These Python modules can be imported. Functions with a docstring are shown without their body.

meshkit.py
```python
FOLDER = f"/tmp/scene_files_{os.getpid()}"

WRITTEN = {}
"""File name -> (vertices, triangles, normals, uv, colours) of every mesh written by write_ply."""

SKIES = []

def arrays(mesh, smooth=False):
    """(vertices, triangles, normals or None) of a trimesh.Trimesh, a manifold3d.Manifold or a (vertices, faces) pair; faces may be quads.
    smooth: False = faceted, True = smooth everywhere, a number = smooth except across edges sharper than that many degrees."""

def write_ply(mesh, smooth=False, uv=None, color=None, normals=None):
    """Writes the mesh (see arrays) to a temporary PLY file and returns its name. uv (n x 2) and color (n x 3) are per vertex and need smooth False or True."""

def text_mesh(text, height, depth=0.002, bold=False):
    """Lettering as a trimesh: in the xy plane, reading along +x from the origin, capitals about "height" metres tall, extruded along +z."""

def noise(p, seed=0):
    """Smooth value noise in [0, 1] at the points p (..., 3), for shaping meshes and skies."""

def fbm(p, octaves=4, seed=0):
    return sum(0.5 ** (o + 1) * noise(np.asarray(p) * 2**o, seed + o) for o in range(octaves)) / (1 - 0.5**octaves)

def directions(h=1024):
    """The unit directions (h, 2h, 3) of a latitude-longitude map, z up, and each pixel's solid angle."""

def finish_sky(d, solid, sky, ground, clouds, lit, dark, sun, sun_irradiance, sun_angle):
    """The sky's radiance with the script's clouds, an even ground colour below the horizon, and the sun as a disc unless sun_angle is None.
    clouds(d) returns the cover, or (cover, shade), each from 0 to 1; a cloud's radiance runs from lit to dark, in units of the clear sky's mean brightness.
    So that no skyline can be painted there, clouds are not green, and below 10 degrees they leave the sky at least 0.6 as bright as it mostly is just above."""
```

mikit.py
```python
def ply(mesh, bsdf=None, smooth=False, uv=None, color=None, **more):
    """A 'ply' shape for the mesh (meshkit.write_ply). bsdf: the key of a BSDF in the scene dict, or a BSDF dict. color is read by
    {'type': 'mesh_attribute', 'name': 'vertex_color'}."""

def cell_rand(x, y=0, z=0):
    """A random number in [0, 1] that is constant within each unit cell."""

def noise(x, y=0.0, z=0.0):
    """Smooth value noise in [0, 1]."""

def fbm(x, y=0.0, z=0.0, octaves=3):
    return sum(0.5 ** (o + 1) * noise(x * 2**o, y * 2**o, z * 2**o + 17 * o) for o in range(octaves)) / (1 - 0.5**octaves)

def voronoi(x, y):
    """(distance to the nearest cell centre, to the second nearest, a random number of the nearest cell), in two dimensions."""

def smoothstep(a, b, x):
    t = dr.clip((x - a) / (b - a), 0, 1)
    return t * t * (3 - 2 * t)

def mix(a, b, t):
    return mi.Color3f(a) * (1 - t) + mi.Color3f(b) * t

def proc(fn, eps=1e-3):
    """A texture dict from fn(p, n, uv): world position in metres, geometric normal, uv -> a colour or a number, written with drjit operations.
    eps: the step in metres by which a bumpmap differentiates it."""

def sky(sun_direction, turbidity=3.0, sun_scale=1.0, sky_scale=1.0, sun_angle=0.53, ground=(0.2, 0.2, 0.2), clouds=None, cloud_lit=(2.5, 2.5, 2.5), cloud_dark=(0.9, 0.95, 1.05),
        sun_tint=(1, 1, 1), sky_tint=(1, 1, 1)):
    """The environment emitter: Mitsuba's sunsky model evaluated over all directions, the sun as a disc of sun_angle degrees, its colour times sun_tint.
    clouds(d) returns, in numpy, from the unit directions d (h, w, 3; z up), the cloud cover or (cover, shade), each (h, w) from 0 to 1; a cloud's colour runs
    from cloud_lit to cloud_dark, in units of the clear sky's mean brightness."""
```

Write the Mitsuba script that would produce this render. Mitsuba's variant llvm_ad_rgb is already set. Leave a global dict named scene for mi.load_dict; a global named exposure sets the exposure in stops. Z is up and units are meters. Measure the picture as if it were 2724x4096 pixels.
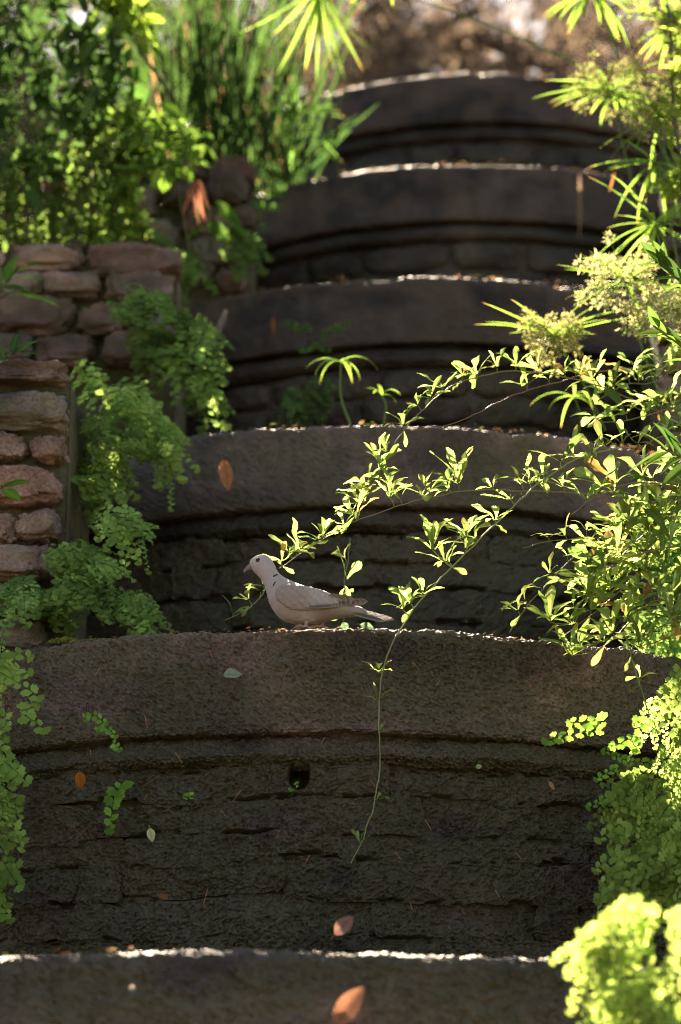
import math, numpy as np, trimesh, mitsuba as mi, mikit, meshkit, drjit as dr
import manifold3d as m3
T = mi.ScalarTransform4f
scene, labels = {}, {}

# ------------------------------------------------------------------ camera, sky, exposure
W0, H0, F = 2724.0, 4096.0, 10000.0          # the photograph's pixels; focal length in those pixels
PITCH = math.radians(16.4)
CAM = np.array([0, 0, 1.0])
FW = np.array([0, math.cos(PITCH), math.sin(PITCH)]); UP = np.array([0, -math.sin(PITCH), math.cos(PITCH)])
FOCUS = 5.12
scene['camera'] = dict(type='thinlens', fov=math.degrees(2 * math.atan(W0 / 2 / F)), fov_axis='x', aperture_radius=0.0165, focus_distance=FOCUS,
                       near_clip=0.05, far_clip=400.0, to_world=T().look_at(origin=CAM.tolist(), target=(CAM + FW).tolist(), up=UP.tolist()))
SUN_AZ, SUN_EL = math.radians(12), math.radians(48)      # the sun stands behind the cascade, to the left
SUN = (-math.sin(SUN_AZ) * math.cos(SUN_EL), math.cos(SUN_AZ) * math.cos(SUN_EL), math.sin(SUN_EL))
scene['sky'] = mikit.sky(SUN, turbidity=3.5, sun_scale=1.0, sky_scale=0.26, sky_tint=(1.31, 1.0, 0.76), sun_tint=(1.0, 0.97, 0.93), ground=(0.12, 0.1, 0.08))
exposure = 5.5

# ------------------------------------------------------------------ helpers
def nrm(v):
    v = np.asarray(v, float); return v / (np.linalg.norm(v, axis=-1, keepdims=True) + 1e-12)
def at(px, py, y):
    """the point at depth y (metres along +y) that stands at a pixel of the photograph"""
    r = FW + np.array([1, 0, 0]) * (px - W0 / 2) / F + UP * (H0 / 2 - py) / F
    return CAM + r * (y - CAM[1]) / r[1]
used = set()
def numbered(name):
    if name not in used: used.add(name); return name
    n = 1
    while f'{name}_{n:03d}' in used: n += 1
    used.add(f'{name}_{n:03d}'); return f'{name}_{n:03d}'
def thing(name, label, cat, group=None):
    k = numbered(name); labels[k] = dict(label=label, category=cat)
    if group: labels[k]['group'] = group
    return k
def obj(name, mesh, mat, parent=None, smooth=True, color=None, uv=None, kind=None, label=None):
    k = numbered((parent + '__' if parent else '') + name)
    scene[k] = mikit.ply(mesh, mat, smooth=smooth, color=color, uv=uv)
    if kind or label: labels.setdefault(k, {})
    if kind: labels[k]['kind'] = kind
    if label: labels[k]['label'] = label
    return k
def tag(k, label, cat, group=None):
    labels[k] = dict(labels.get(k, {}), label=label, category=cat)
    if group: labels[k]['group'] = group
def grid_faces(nu, nv, off=0):
    i, j = np.meshgrid(np.arange(nu - 1), np.arange(nv - 1), indexing='ij')
    a = i * nv + j
    q = np.stack([a, a + nv, a + nv + 1, a + 1], -1).reshape(-1, 4)
    return np.vstack([q[:, [0, 1, 2]], q[:, [0, 2, 3]]]) + off
class MB:
    """collects pieces with vertex colours into one mesh"""
    def __init__(s): s.v, s.f, s.c, s.n = [], [], [], 0
    def add(s, v, f, c):
        v = np.asarray(v, float); s.v.append(v); s.f.append(np.asarray(f) + s.n); s.c.append(np.broadcast_to(np.asarray(c, float), (len(v), 3))); s.n += len(v)
    def done(s): return (np.vstack(s.v), np.vstack(s.f)), np.vstack(s.c)
    def put(s, name, mat, parent=None, **k):
        m, c = s.done(); return obj(name, m, mat, parent, color=c, **k)
def catmull(p, n):
    p = np.asarray(p, float); q = np.vstack([2 * p[0] - p[1], p, 2 * p[-1] - p[-2]])
    t = np.linspace(0, len(p) - 1 - 1e-9, n); i = t.astype(int); u = (t - i)[:, None]
    a, b, c, d = q[i], q[i + 1], q[i + 2], q[i + 3]
    return .5 * (2 * b + (c - a) * u + (2 * a - 5 * b + 4 * c - d) * u**2 + (3 * b - a - 3 * c + d) * u**3)
def tube(p, r, sides=6):
    p = np.asarray(p, float); r = np.broadcast_to(r, (len(p),)); t = nrm(np.gradient(p, axis=0))
    a = np.cross(t, [0.3, 0.1, 1.0]); a = nrm(a); b = np.cross(t, a)
    ang = np.arange(sides) * 2 * np.pi / sides
    v = p[:, None] + r[:, None, None] * (np.cos(ang)[None, :, None] * a[:, None] + np.sin(ang)[None, :, None] * b[:, None])
    i, j = np.meshgrid(np.arange(len(p) - 1), np.arange(sides), indexing='ij')
    q = np.stack([i * sides + j, i * sides + (j + 1) % sides, (i + 1) * sides + (j + 1) % sides, (i + 1) * sides + j], -1).reshape(-1, 4)
    v = np.vstack([v.reshape(-1, 3), p[:1], p[-1:]]); n0 = len(p) * sides; k = np.arange(sides); e = n0 - sides
    caps = np.vstack([np.stack([(k + 1) % sides, k, k * 0 + n0], 1), np.stack([e + k, e + (k + 1) % sides, k * 0 + n0 + 1], 1)])
    return v, np.vstack([q[:, [0, 1, 2]], q[:, [0, 2, 3]], caps])
def fb(p, s, o=3, seed=0): return meshkit.fbm(np.asarray(p) * s, o, seed) - .5
def ss(a, b, x):
    t = np.clip((x - a) / (b - a), 0, 1); return t * t * (3 - 2 * t)

# ------------------------------------------------------------------ materials
P, mix, fbm, noise, sstep = mikit.proc, mikit.mix, mikit.fbm, mikit.noise, mikit.smoothstep
def two(b): return dict(type='twosided', bsdf=b)
def stone_mat(a, b, moss, mossy, rough, scale, amp, spec=.5, streak=.5):
    def col(p, n, uv):
        x, y, z = p.x, p.y, p.z
        c = mix(a, b, sstep(.32, .68, fbm(x * 7, y * 7, z * 3.2, 4)))
        c = c * (.2 + 1.6 * fbm(x * 210, y * 210, z * 190, 3))
        st = sstep(.45, .75, fbm(x * 26, y * 26, z * 2.2 + 9, 3)) * streak
        c = mix(c, c * .5, st)
        m = sstep(.5 - mossy * .3, .72 - mossy * .3, fbm(x * 9 + 40, y * 9, z * 11, 4)) * mossy
        c = c * (.42 + 1.2 * sstep(.3, .7, fbm(x * 3.6 + 5, y * 3.6, z * 5.5, 4)))
        return mix(c, mix(moss, mi.Color3f(moss) * 1.9, noise(x * 160, y * 160, z * 160)), m)
    def bump(p, n, uv): return fbm(p.x * scale, p.y * scale, p.z * scale * .8, 3) * amp
    def rgh(p, n, uv): return rough + .35 * (fbm(p.x * 18, p.y * 18, p.z * 14, 3) - .5)
    return two(dict(type='bumpmap', arbitrary=P(bump, eps=8e-4), scale=1.0,
                    bsdf=dict(type='principled', base_color=P(col), roughness=P(rgh), specular=spec)))
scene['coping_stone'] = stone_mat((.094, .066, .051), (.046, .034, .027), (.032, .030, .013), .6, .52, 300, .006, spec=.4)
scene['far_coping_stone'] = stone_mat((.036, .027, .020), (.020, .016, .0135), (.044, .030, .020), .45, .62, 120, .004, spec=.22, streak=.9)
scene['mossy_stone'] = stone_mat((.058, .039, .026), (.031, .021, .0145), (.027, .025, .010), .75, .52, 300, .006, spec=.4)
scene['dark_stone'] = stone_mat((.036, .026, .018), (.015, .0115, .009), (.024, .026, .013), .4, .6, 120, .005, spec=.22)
scene['pink_stone'] = stone_mat((.165, .118, .094), (.10, .073, .058), (.05, .055, .022), .28, .85, 150, .004, spec=.25, streak=.35)
scene['grey_stone'] = stone_mat((.15, .122, .10), (.085, .07, .058), (.05, .055, .022), .38, .85, 150, .004, spec=.25, streak=.35)
scene['rust_stone'] = stone_mat((.15, .095, .072), (.085, .056, .044), (.05, .055, .022), .2, .85, 150, .004, spec=.25, streak=.35)
scene['mortar'] = stone_mat((.075, .058, .042), (.045, .036, .027), (.03, .036, .012), .6, .9, 110, .006, spec=.2, streak=.2)
scene['soil'] = stone_mat((.05, .036, .024), (.03, .022, .015), (.03, .035, .014), .4, .9, 70, .01, spec=.2, streak=.1)
def thin(rough, trans, spec=1.45): return dict(type='principledthin', base_color=dict(type='mesh_attribute', name='vertex_color'), roughness=rough, diff_trans=trans, eta=spec)
scene['leaf'] = thin(.36, 1.3, 1.7)
scene['glossy_leaf'] = thin(.27, .75, 1.5)
scene['fern_leaf'] = thin(.5, 1.25, 1.4)
scene['dull_leaf'] = thin(.7, .7, 1.35)
scene['painted'] = two(dict(type='principled', base_color=dict(type='mesh_attribute', name='vertex_color'), roughness=.62, specular=.3))
scene['moss'] = two(dict(type='principled', base_color=dict(type='mesh_attribute', name='vertex_color'), roughness=.95, specular=.1, sheen=.4))
def feather_bump(p, n, uv): return fbm(p.x * 160, p.y * 420, p.z * 420, 3) * .0016
scene['plumage'] = two(dict(type='bumpmap', arbitrary=P(feather_bump, eps=6e-4), scale=1.0, bsdf=dict(type='principled', base_color=dict(type='mesh_attribute', name='vertex_color'), roughness=.8, specular=.2, sheen=.35)))
scene['eye_gloss'] = dict(type='principled', base_color=dict(type='rgb', value=[.008, .005, .004]), roughness=.15, specular=.3)
def bark(p, n, uv): return mix((.045, .03, .022), (.10, .07, .05), fbm(p.x * 8, p.y * 8, p.z * 2.5, 4))
scene['bark'] = two(dict(type='principled', base_color=P(bark), roughness=.9, specular=.2))

# ------------------------------------------------------------------ the cascade
R = 1.25
PEAK = [(950, 3806), (1250, 2516), (1500, 1691), (1740, 1100), (1900, 650), (1960, 286)]
DEP = [4.0, 5.0, 6.0, 7.0, 8.0, 9.0]
RIM = [at(px, py, d) for (px, py), d in zip(PEAK, DEP)]
ARC = 1.12                                                         # half-angle of each basin's arc
def ring(k, phi, off, z):
    """points on the wall of basin k: angle phi from its middle, off metres out of the wall line, z below its rim"""
    cx, cy = RIM[k][0], RIM[k][1] + R
    r = R + off
    return np.stack([cx + r * np.sin(phi), cy - r * np.cos(phi), RIM[k][2] + z + 0 * phi], -1)
def profile_sheet(k, prof, step, disp, lo=-ARC, hi=ARC):
    prof = np.asarray(prof, float); d = np.r_[0, np.cumsum(np.linalg.norm(np.diff(prof, axis=0), axis=1))]
    s = np.linspace(0, d[-1], int(d[-1] / step) + 2); o, z = np.interp(s, d, prof[:, 0]), np.interp(s, d, prof[:, 1])
    no = nrm(np.stack([-np.gradient(z), np.gradient(o)], -1))
    phi = np.linspace(lo, hi, int((hi - lo) * R / step) + 2)
    PH, O = np.meshgrid(phi, o, indexing='ij'); Z = np.broadcast_to(z, O.shape)
    p = ring(k, PH, O, Z); a = disp(p.reshape(-1, 3), PH.ravel(), O.ravel(), Z.ravel()).reshape(O.shape)
    return ring(k, PH, O + a * no[:, 0], Z + a * no[:, 1]).reshape(-1, 3), grid_faces(len(phi), len(o))
def round_corner(cx, cz, r, a0, a1, n=6):
    a = np.radians(np.linspace(a0, a1, n)); return [(cx + r * math.cos(t), cz + r * math.sin(t)) for t in a]
HOLE = at(1195, 3085, 4.99)
def rough_small(p):
    b = lambda q, sd: np.abs(meshkit.noise(np.asarray(p) * q, sd) - .5) * 2
    return fb(p, 70, 2, 3) * .008 - b(115, 11) * .0065 + .003 - b(230, 12) * .0055 + fb(p, 330, 1, 6) * .003
def coping(k, step, rough, hgt=.215):
    rc = .013 if k == 1 else .02
    prof = [(-.16, -.10), (-.16, 0)] + round_corner(-rc, -rc, rc, 90, 0, 8)
    prof += round_corner(-.008, -hgt + .008, .008, 0, -90) + [(-.06, -hgt)]
    def disp(p, ph, o, z):
        chip = -.012 * ss(.60, .8, meshkit.noise(p * [14, 14, 6], 7)) * ss(-.05, -.0, z)
        return fb(p, 5, 3, k) * .018 + chip + rough * (fb(p, 45, 2, 3) * .006 + rough_small(p)) + fb(p * [1, 1, .25], 28, 2, 9) * .004
    return profile_sheet(k, prof, step, disp)
MOUTH = -.215
def face_stones(k, key, mat, zs, step, phis, seed, gap=.004, wmin=.13, wmax=.32, rough=1.0, deep=.03):
    rng = np.random.default_rng(seed)
    for ci in range(len(zs) - 1):
        ph = phis[0] + rng.uniform(-.1, 0)
        while ph < phis[1]:
            w = rng.uniform(wmin, wmax) / R
            gz = (lambda: rng.choice([-.008, -.003, .002, .007], p=[.4, .2, .25, .15])) if k < 3 else (lambda: gap * rng.uniform(.2, 1.1))
            z1, z0 = zs[ci] - gz(), zs[ci + 1] + gz()
            gs = rng.choice([-.008, -.003]) if k < 3 else gap * .6
            a0, a1 = ph + gs / R, ph + w - gs / R
            nu, nv = int((a1 - a0) * R / step) + 6, int((z1 - z0) / step) + 6
            s = np.sin(np.linspace(-1, 1, nu) * np.pi / 2 * .999) * .35 + np.linspace(-1, 1, nu) * .65
            t = np.sin(np.linspace(-1, 1, nv) * np.pi / 2 * .999) * .35 + np.linspace(-1, 1, nv) * .65
            S, TT = np.meshgrid(s, t, indexing='ij')
            rr = np.clip(np.abs(S)**(10 if k == 1 else 5) + np.abs(TT)**(9 if k == 1 else 4), 0, 2)                # rounded corners
            sq = 1 - .10 * np.clip(np.abs(S * TT), 0, 1)**3
            PH = (a0 + a1) / 2 + (a1 - a0) / 2 * S * sq; Z = (z0 + z1) / 2 + (z1 - z0) / 2 * TT * sq
            p = ring(k, PH, 0 * PH, Z).reshape(-1, 3)
            Z = Z + (fb(p * [1, 1, 0] + [0, 0, ci], 9, 2, seed) * .022 + fb(p, 40, 2, seed + 4) * .006).reshape(Z.shape)
            PH = PH + (fb(p, 22, 2, seed + 1) * .016 / R).reshape(Z.shape)
            e = np.clip(1 - rr, 0, 1)**.45
            if k < 3:
                e = ss(0, .011, np.minimum((1 - np.abs(S)) * (a1 - a0) * R / 2 + .006, (1 - np.abs(TT)) * (z1 - z0) / 2))
                e = 1 - (1 - e) * ss(.52, .64, meshkit.noise(p * [19, 19, 26], seed + 7) * .65 + .35 * meshkit.noise(p * [50, 50, 60], seed + 8)).reshape(Z.shape) * 1.7
            q = .85 if k < 3 else 1
            off = -deep * (1 - e) + q * (rng.uniform(-.006, .008) + rng.uniform(-.008, .008) * S + rng.uniform(-.006, .006) * TT)
            off = off + (fb(p, 11, 3, 2) * .024 + rough * (fb(p, 42, 2, 3) * (.014 if k < 3 else .011) + rough_small(p))).reshape(Z.shape)
            P3 = ring(k, PH, off - .028, Z)
            if k == 1:
                q = ((P3[..., 0] - HOLE[0]) / .021)**2 + ((P3[..., 2] - HOLE[2]) / .029)**2
                P3[..., 1] += .10 * ss(1.25, .75, q)
            obj('stone', (P3.reshape(-1, 3), grid_faces(nu, nv)), mat, key)
            ph += w
def core(k, key, z1, step, mat):
    off = -.046 if k == 1 else -.052
    def disp(p, ph, o, z):
        a = fb(p, 16, 3, 21) * .02 + rough_small(p)
        if k == 1:
            q = ((p[:, 0] - HOLE[0]) / .024)**2 + ((p[:, 2] - HOLE[2]) / .031)**2
            a = a - .10 * ss(1.3, .7, q)
        return a
    obj('core', profile_sheet(k, [(off, -.06), (off, z1)], step, disp), mat, key)
def moulding(k, step, rough):
    z = MOUTH
    prof = [(-.06, z + .006), (-.030, z - .010), (-.022, z - .02)] + round_corner(-.030 + (.012 if k == 1 else .006), z - .043, .010, 60, -60) + [(-.03, z - .062), (-.06, z - .066)]
    return profile_sheet(k, prof, step, lambda p, ph, o, zz: fb(p, 9, 3, 31) * (.034 if k == 1 else .026) + rough * (fb(p, 42, 2, 3) * .006 + rough_small(p)))
BL = ['lowest curved stone basin wall with sunlit lip along the bottom of the picture',
      'mossy curved stone basin wall with a weep hole, the dove standing on its lip',
      'curved stone basin wall directly behind the dove with an orange leaf on its coping',
      'fourth curved basin wall up, third from the top, dark with small fern sprigs on its coping',
      'second highest curved basin wall with black and tan stained coping',
      'topmost curved basin wall under the brown trees']
STEPS = [.0042, .0019, .0045, .0065, .008, .008]
for k in range(6):
    b = thing('basin_wall', BL[k], 'wall')
    near = k in (0, 1)
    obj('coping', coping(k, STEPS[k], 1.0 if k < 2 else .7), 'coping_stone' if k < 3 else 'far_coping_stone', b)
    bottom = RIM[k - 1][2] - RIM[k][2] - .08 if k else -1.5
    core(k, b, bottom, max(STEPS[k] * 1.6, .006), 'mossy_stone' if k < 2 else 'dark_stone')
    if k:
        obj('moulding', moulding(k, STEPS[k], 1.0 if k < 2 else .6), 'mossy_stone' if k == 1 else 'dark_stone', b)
        top = MOUTH - .066
        zs = {1: [top, top - .062, top - .135, top - .19, top - .265, top - .34, top - .42, top - .50],
              2: [top, top - .07, top - .15, top - .23, top - .32, top - .41, top - .5],
              3: [top, top - .09, top - .18, top - .27, top - .36, top - .47],
              4: [top, top - .11, top - .20, top - .29, top - .40], 5: [top, top - .11, top - .20, top - .30]}[k]
        zs = [z for z in zs if z > bottom - .09]
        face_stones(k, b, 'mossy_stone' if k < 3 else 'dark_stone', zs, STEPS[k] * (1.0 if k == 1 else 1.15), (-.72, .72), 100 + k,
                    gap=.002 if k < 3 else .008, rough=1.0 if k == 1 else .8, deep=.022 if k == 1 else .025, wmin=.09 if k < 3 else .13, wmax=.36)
    # wet soil and leaf litter that fills the basin behind this lip
    th = np.linspace(-ARC, ARC, 60); rr = np.linspace(R - .13, -.35, 40)
    TH, RR = np.meshgrid(th, rr, indexing='ij')
    p = ring(k, TH, RR - R, 0 * TH - .045).reshape(-1, 3); p[:, 2] += fb(p, 12, 3, 5) * .03
    obj('basin_soil', (p, grid_faces(60, 40)), 'soil', kind='structure')

# ------------------------------------------------------------------ terrain
gx, gy = np.meshgrid(np.r_[np.linspace(-60, -4, 16), np.linspace(-3.5, 4.5, 60), np.linspace(5, 60, 16)], np.r_[np.linspace(-40, 2, 12), np.linspace(2.4, 11, 60), np.linspace(12, 90, 24)], indexing='ij')
axis = np.interp(gy, DEP, [r[0] for r in RIM])
slope = np.interp(gy, [2.5, 4.2, 5, 6, 7, 8, 9, 9.6, 60, 90], [0, .0, RIM[0][2] - .35, RIM[1][2] - .35, RIM[2][2] - .35, RIM[3][2] - .35, RIM[4][2] - .3, RIM[5][2] - .2, RIM[5][2] + 2, RIM[5][2] + 3])
slope = slope - .5 * ss(1.4, .9, np.abs(gx - axis)) * ss(9.8, 9.0, gy) * ss(3.2, 4.2, gy)
g = np.stack([gx, gy, slope], -1).reshape(-1, 3); g[:, 2] += fb(g, .8, 3, 2) * .25
g[:, 2] = np.where(g[:, 1] < 2.5, np.minimum(g[:, 2], .12), g[:, 2])
obj('ground', (g, grid_faces(*gx.shape)), 'soil', kind='structure')

# ------------------------------------------------------------------ stone flank walls
ICO = trimesh.creation.icosphere(3); ICOV, ICOF = np.array(ICO.vertices), np.array(ICO.faces)
def rock(c, hx, hy, hz, seed, e=.52, rot=0.):
    v = np.sign(ICOV) * np.abs(ICOV)**e
    v = v / np.maximum(np.linalg.norm(v, ord=3.6, axis=1, keepdims=True), 1e-9)
    n = v.copy()
    v = v * [hx, hy, hz]
    q = ICOV + seed * 3.7
    v = v * (1 + .60 * fb(q, 1.3, 2, seed)[:, None]) + nrm(n) * (fb(q, 5, 3, seed + 5) * .042 * min(1, hz / .03))[:, None]
    ca, sa = math.cos(rot), math.sin(rot)
    v = np.stack([v[:, 0] * ca - v[:, 2] * sa, v[:, 1], v[:, 0] * sa + v[:, 2] * ca], -1)
    return v + c, ICOF
def stone_wall(label, y, rects, x0, x1, ztop, zbot, seed, slant=.0, group=None):
    """a rubble wall facing the cascade's foot: stones traced one by one, mortar between, more courses outside the frame"""
    rng = np.random.default_rng(seed); k = thing('stone_wall', label, 'wall')
    for i, (a, b, c, d, *dy) in enumerate(rects):
        p0, p1 = at(a, c, y), at(b, d, y); cen = (p0 + p1) / 2; cen[1] = y + .03 + rng.uniform(-.012, .012) + (dy[0] if dy else 0)
        obj('stone', rock(cen, abs(p1[0] - p0[0]) / 2 * 1.02, .07, abs(p0[2] - p1[2]) / 2 * 1.06, seed + i, rot=rng.uniform(-.04, .04)), ('pink_stone', 'grey_stone', 'rust_stone')[rng.integers(3)], k)
    hx, hz = (x1 - x0) / 2, (ztop - zbot) / 2
    nx, nz = int(hx * 2 / .012), int(hz * 2 / .012)
    X, Z = np.meshgrid(np.linspace(x0, x1, nx), np.linspace(zbot, ztop, nz), indexing='ij')
    front = np.stack([X, X * 0 + y + .022, Z], -1).reshape(-1, 3); front[:, 1] += fb(front, 14, 3, seed) * .05
    mesh = trimesh.creation.box(extents=(hx * 2, .5, hz * 2)); mesh.apply_translation(((x0 + x1) / 2, y + .31, (ztop + zbot) / 2 - .012))
    v = np.vstack([front, mesh.vertices]); f = np.vstack([grid_faces(nx, nz)[:, ::-1], mesh.faces + len(front)])
    obj('mortar', (v, f), 'mortar', k, smooth=40)
    return k
S = 1.7372
def rs(l): return [tuple(x * S for x in r) for r in l]
YA, YB, YC = 5.5, 6.55, 7.7
A = rs([(-60, 155, 842, 884), (-70, 148, 916, 992), (-70, 52, 1002, 1062), (76, 146, 1010, 1064), (-80, 136, 1078, 1162), (-70, 40, 1188, 1256), (44, 134, 1186, 1246), (-60, 127, 1262, 1340), (-80, 30, 1350, 1420), (36, 100, 1362, 1425), (-60, 106, 1436, 1500), (-190, -70, 842, 900), (-190, -78, 920, 1010), (-200, -78, 1090, 1180), (-200, -74, 1196, 1270), (-200, -70, 1290, 1370)])
stone_wall('pinkish rubble stone wall stub at the left edge beside the lower ferns', YA, A, -1.9, at(268, 1700, YA)[0], at(0, 1462, YA)[2] - .012, RIM[1][2] - .3, 300)
B = rs([(18, 195, 574, 626), (200, 406, 571, 634), (104, 232, 627, 688), (242, 394, 631, 700), (-20, 96, 632, 690), (-10, 170, 690, 770), (184, 292, 706, 772), (88, 216, 775, 842), (-40, 78, 770, 832), (238, 330, 778, 840), (300, 410, 712, 790), (-120, 12, 574, 626), (-160, -26, 640, 700), (-160, -20, 710, 790)])
stone_wall('rubble stone wall with large brown stones under the leafy shrub on the left', YB, B, -2.3, at(700, 1200, YB)[0], at(0, 1005, YB)[2] - .012, at(0, 1800, YB)[2], 340)
C = rs([(488, 582, 374, 428), (318, 470, 369, 412), (484, 566, 412, 468), (378, 482, 424, 474), (438, 552, 551, 608), (498, 562, 626, 672), (404, 486, 606, 650), (420, 540, 480, 540), (200, 316, 374, 425), (210, 370, 436, 500), (250, 410, 510, 570), (60, 190, 376, 440), (540, 590, 478, 530)])
stone_wall('uppermost rubble stone wall on the left, half hidden by shrub leaves and reeds', YC, C, -2.6, at(1005, 800, YC)[0], at(0, 652, YC)[2] - .012, at(0, 1350, YC)[2], 380)
# the flank on the right is the same masonry, almost wholly behind plants
for lab, y, px, py, rows in (('rubble stone wall at the right edge behind the ferns and vine', 5.55, 2640, 1900, 7), ('rubble stone wall on the right behind the sedge flower heads', 6.7, 2640, 1150, 6), ('high rubble stone wall on the right behind the upper sedge', 7.9, 2660, 700, 6)):
    rng = np.random.default_rng(int(y * 10)); z = py; rects = []
    for r in range(rows):
        x = px + rng.uniform(-10, 20); hh = rng.uniform(90, 130)
        while x < px + 620:
            w = rng.uniform(130, 260); rects.append((x, x + w, z, z + hh)); x += w + 12
        z += hh + 14
    stone_wall(lab, y, rects, at(px, py, y)[0], at(px, py, y)[0] + 1.6, at(px, py, y)[2] - .01, at(px, py, y)[2] - .95, int(y * 100))
for nm, y0, y1, x0, x1, z in (('terrace_soil', YA + .1, YB + .1, -2.4, at(230, 1500, 5.6)[0], at(0, 1490, YA)[2]), ('terrace_soil', YB + .1, YC + .1, -2.6, at(640, 1010, 6.7)[0], at(0, 1040, YB)[2]), ('terrace_soil', YC + .1, 9.6, -2.8, at(900, 660, 7.9)[0], at(0, 690, YC)[2])):
    X, Y = np.meshgrid(np.linspace(x0, x1, 50), np.linspace(y0, y1, 30), indexing='ij')
    p = np.stack([X, Y, X * 0 + z], -1).reshape(-1, 3); p[:, 2] += fb(p, 8, 3, 4) * .05
    obj(nm, (p, grid_faces(50, 30)), 'soil', kind='structure')

# ------------------------------------------------------------------ leaves
def blade(L, Wd, shape, fold=.25, curl=.3, nl=7, nw=5, wav=0., rng=None, twist=0.):
    """a leaf along +x in local axes (x along, y across, z its upper side); shape(t) is its half-width from 0 to 1"""
    t = np.linspace(0, 1, nl); s = np.linspace(-1, 1, nw); TT, SS = np.meshgrid(t, s, indexing='ij')
    w = shape(TT) * Wd / 2
    th = curl * TT                                            # bends away from its upper side
    x = L * (np.sin(th) / np.maximum(curl, 1e-6) if abs(curl) > 1e-3 else TT); z = -L * ((1 - np.cos(th)) / curl if abs(curl) > 1e-3 else 0 * TT)
    y = w * SS; up = fold * np.abs(SS) * w
    if wav and rng is not None: up = up + wav * Wd * np.sin(TT * rng.uniform(7, 13) + rng.uniform(0, 6)) * np.abs(SS)
    if twist: y, up = y * np.cos(twist * TT) - up * np.sin(twist * TT), y * np.sin(twist * TT) + up * np.cos(twist * TT)
    return np.stack([x - up * np.sin(th) * 0, y, z + up], -1).reshape(-1, 3), grid_faces(nl, nw)
def spat(t): return np.clip(np.minimum(.16 + 1.25 * t**1.3, np.sqrt(np.clip(1 - ((t - .62) / .39)**2, 0, 1)) * (t > .62) + (t <= .62) * 1.0), .02, 1)
def ellip(t): return np.clip(np.sin(np.pi * np.clip(t, 0, 1)**.85)**.8, .015, 1)
def strap(t): return np.clip(np.minimum(.45 + 1.4 * t, 1) * np.clip(1 - t**2.6, 0, 1)**.7, .03, 1)
def place(v, o, d, n):
    d = nrm(d); y = nrm(np.cross(n, d)); n = np.cross(d, y)
    return np.asarray(o) + v[:, :1] * d + v[:, 1:2] * y + v[:, 2:] * n
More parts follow.
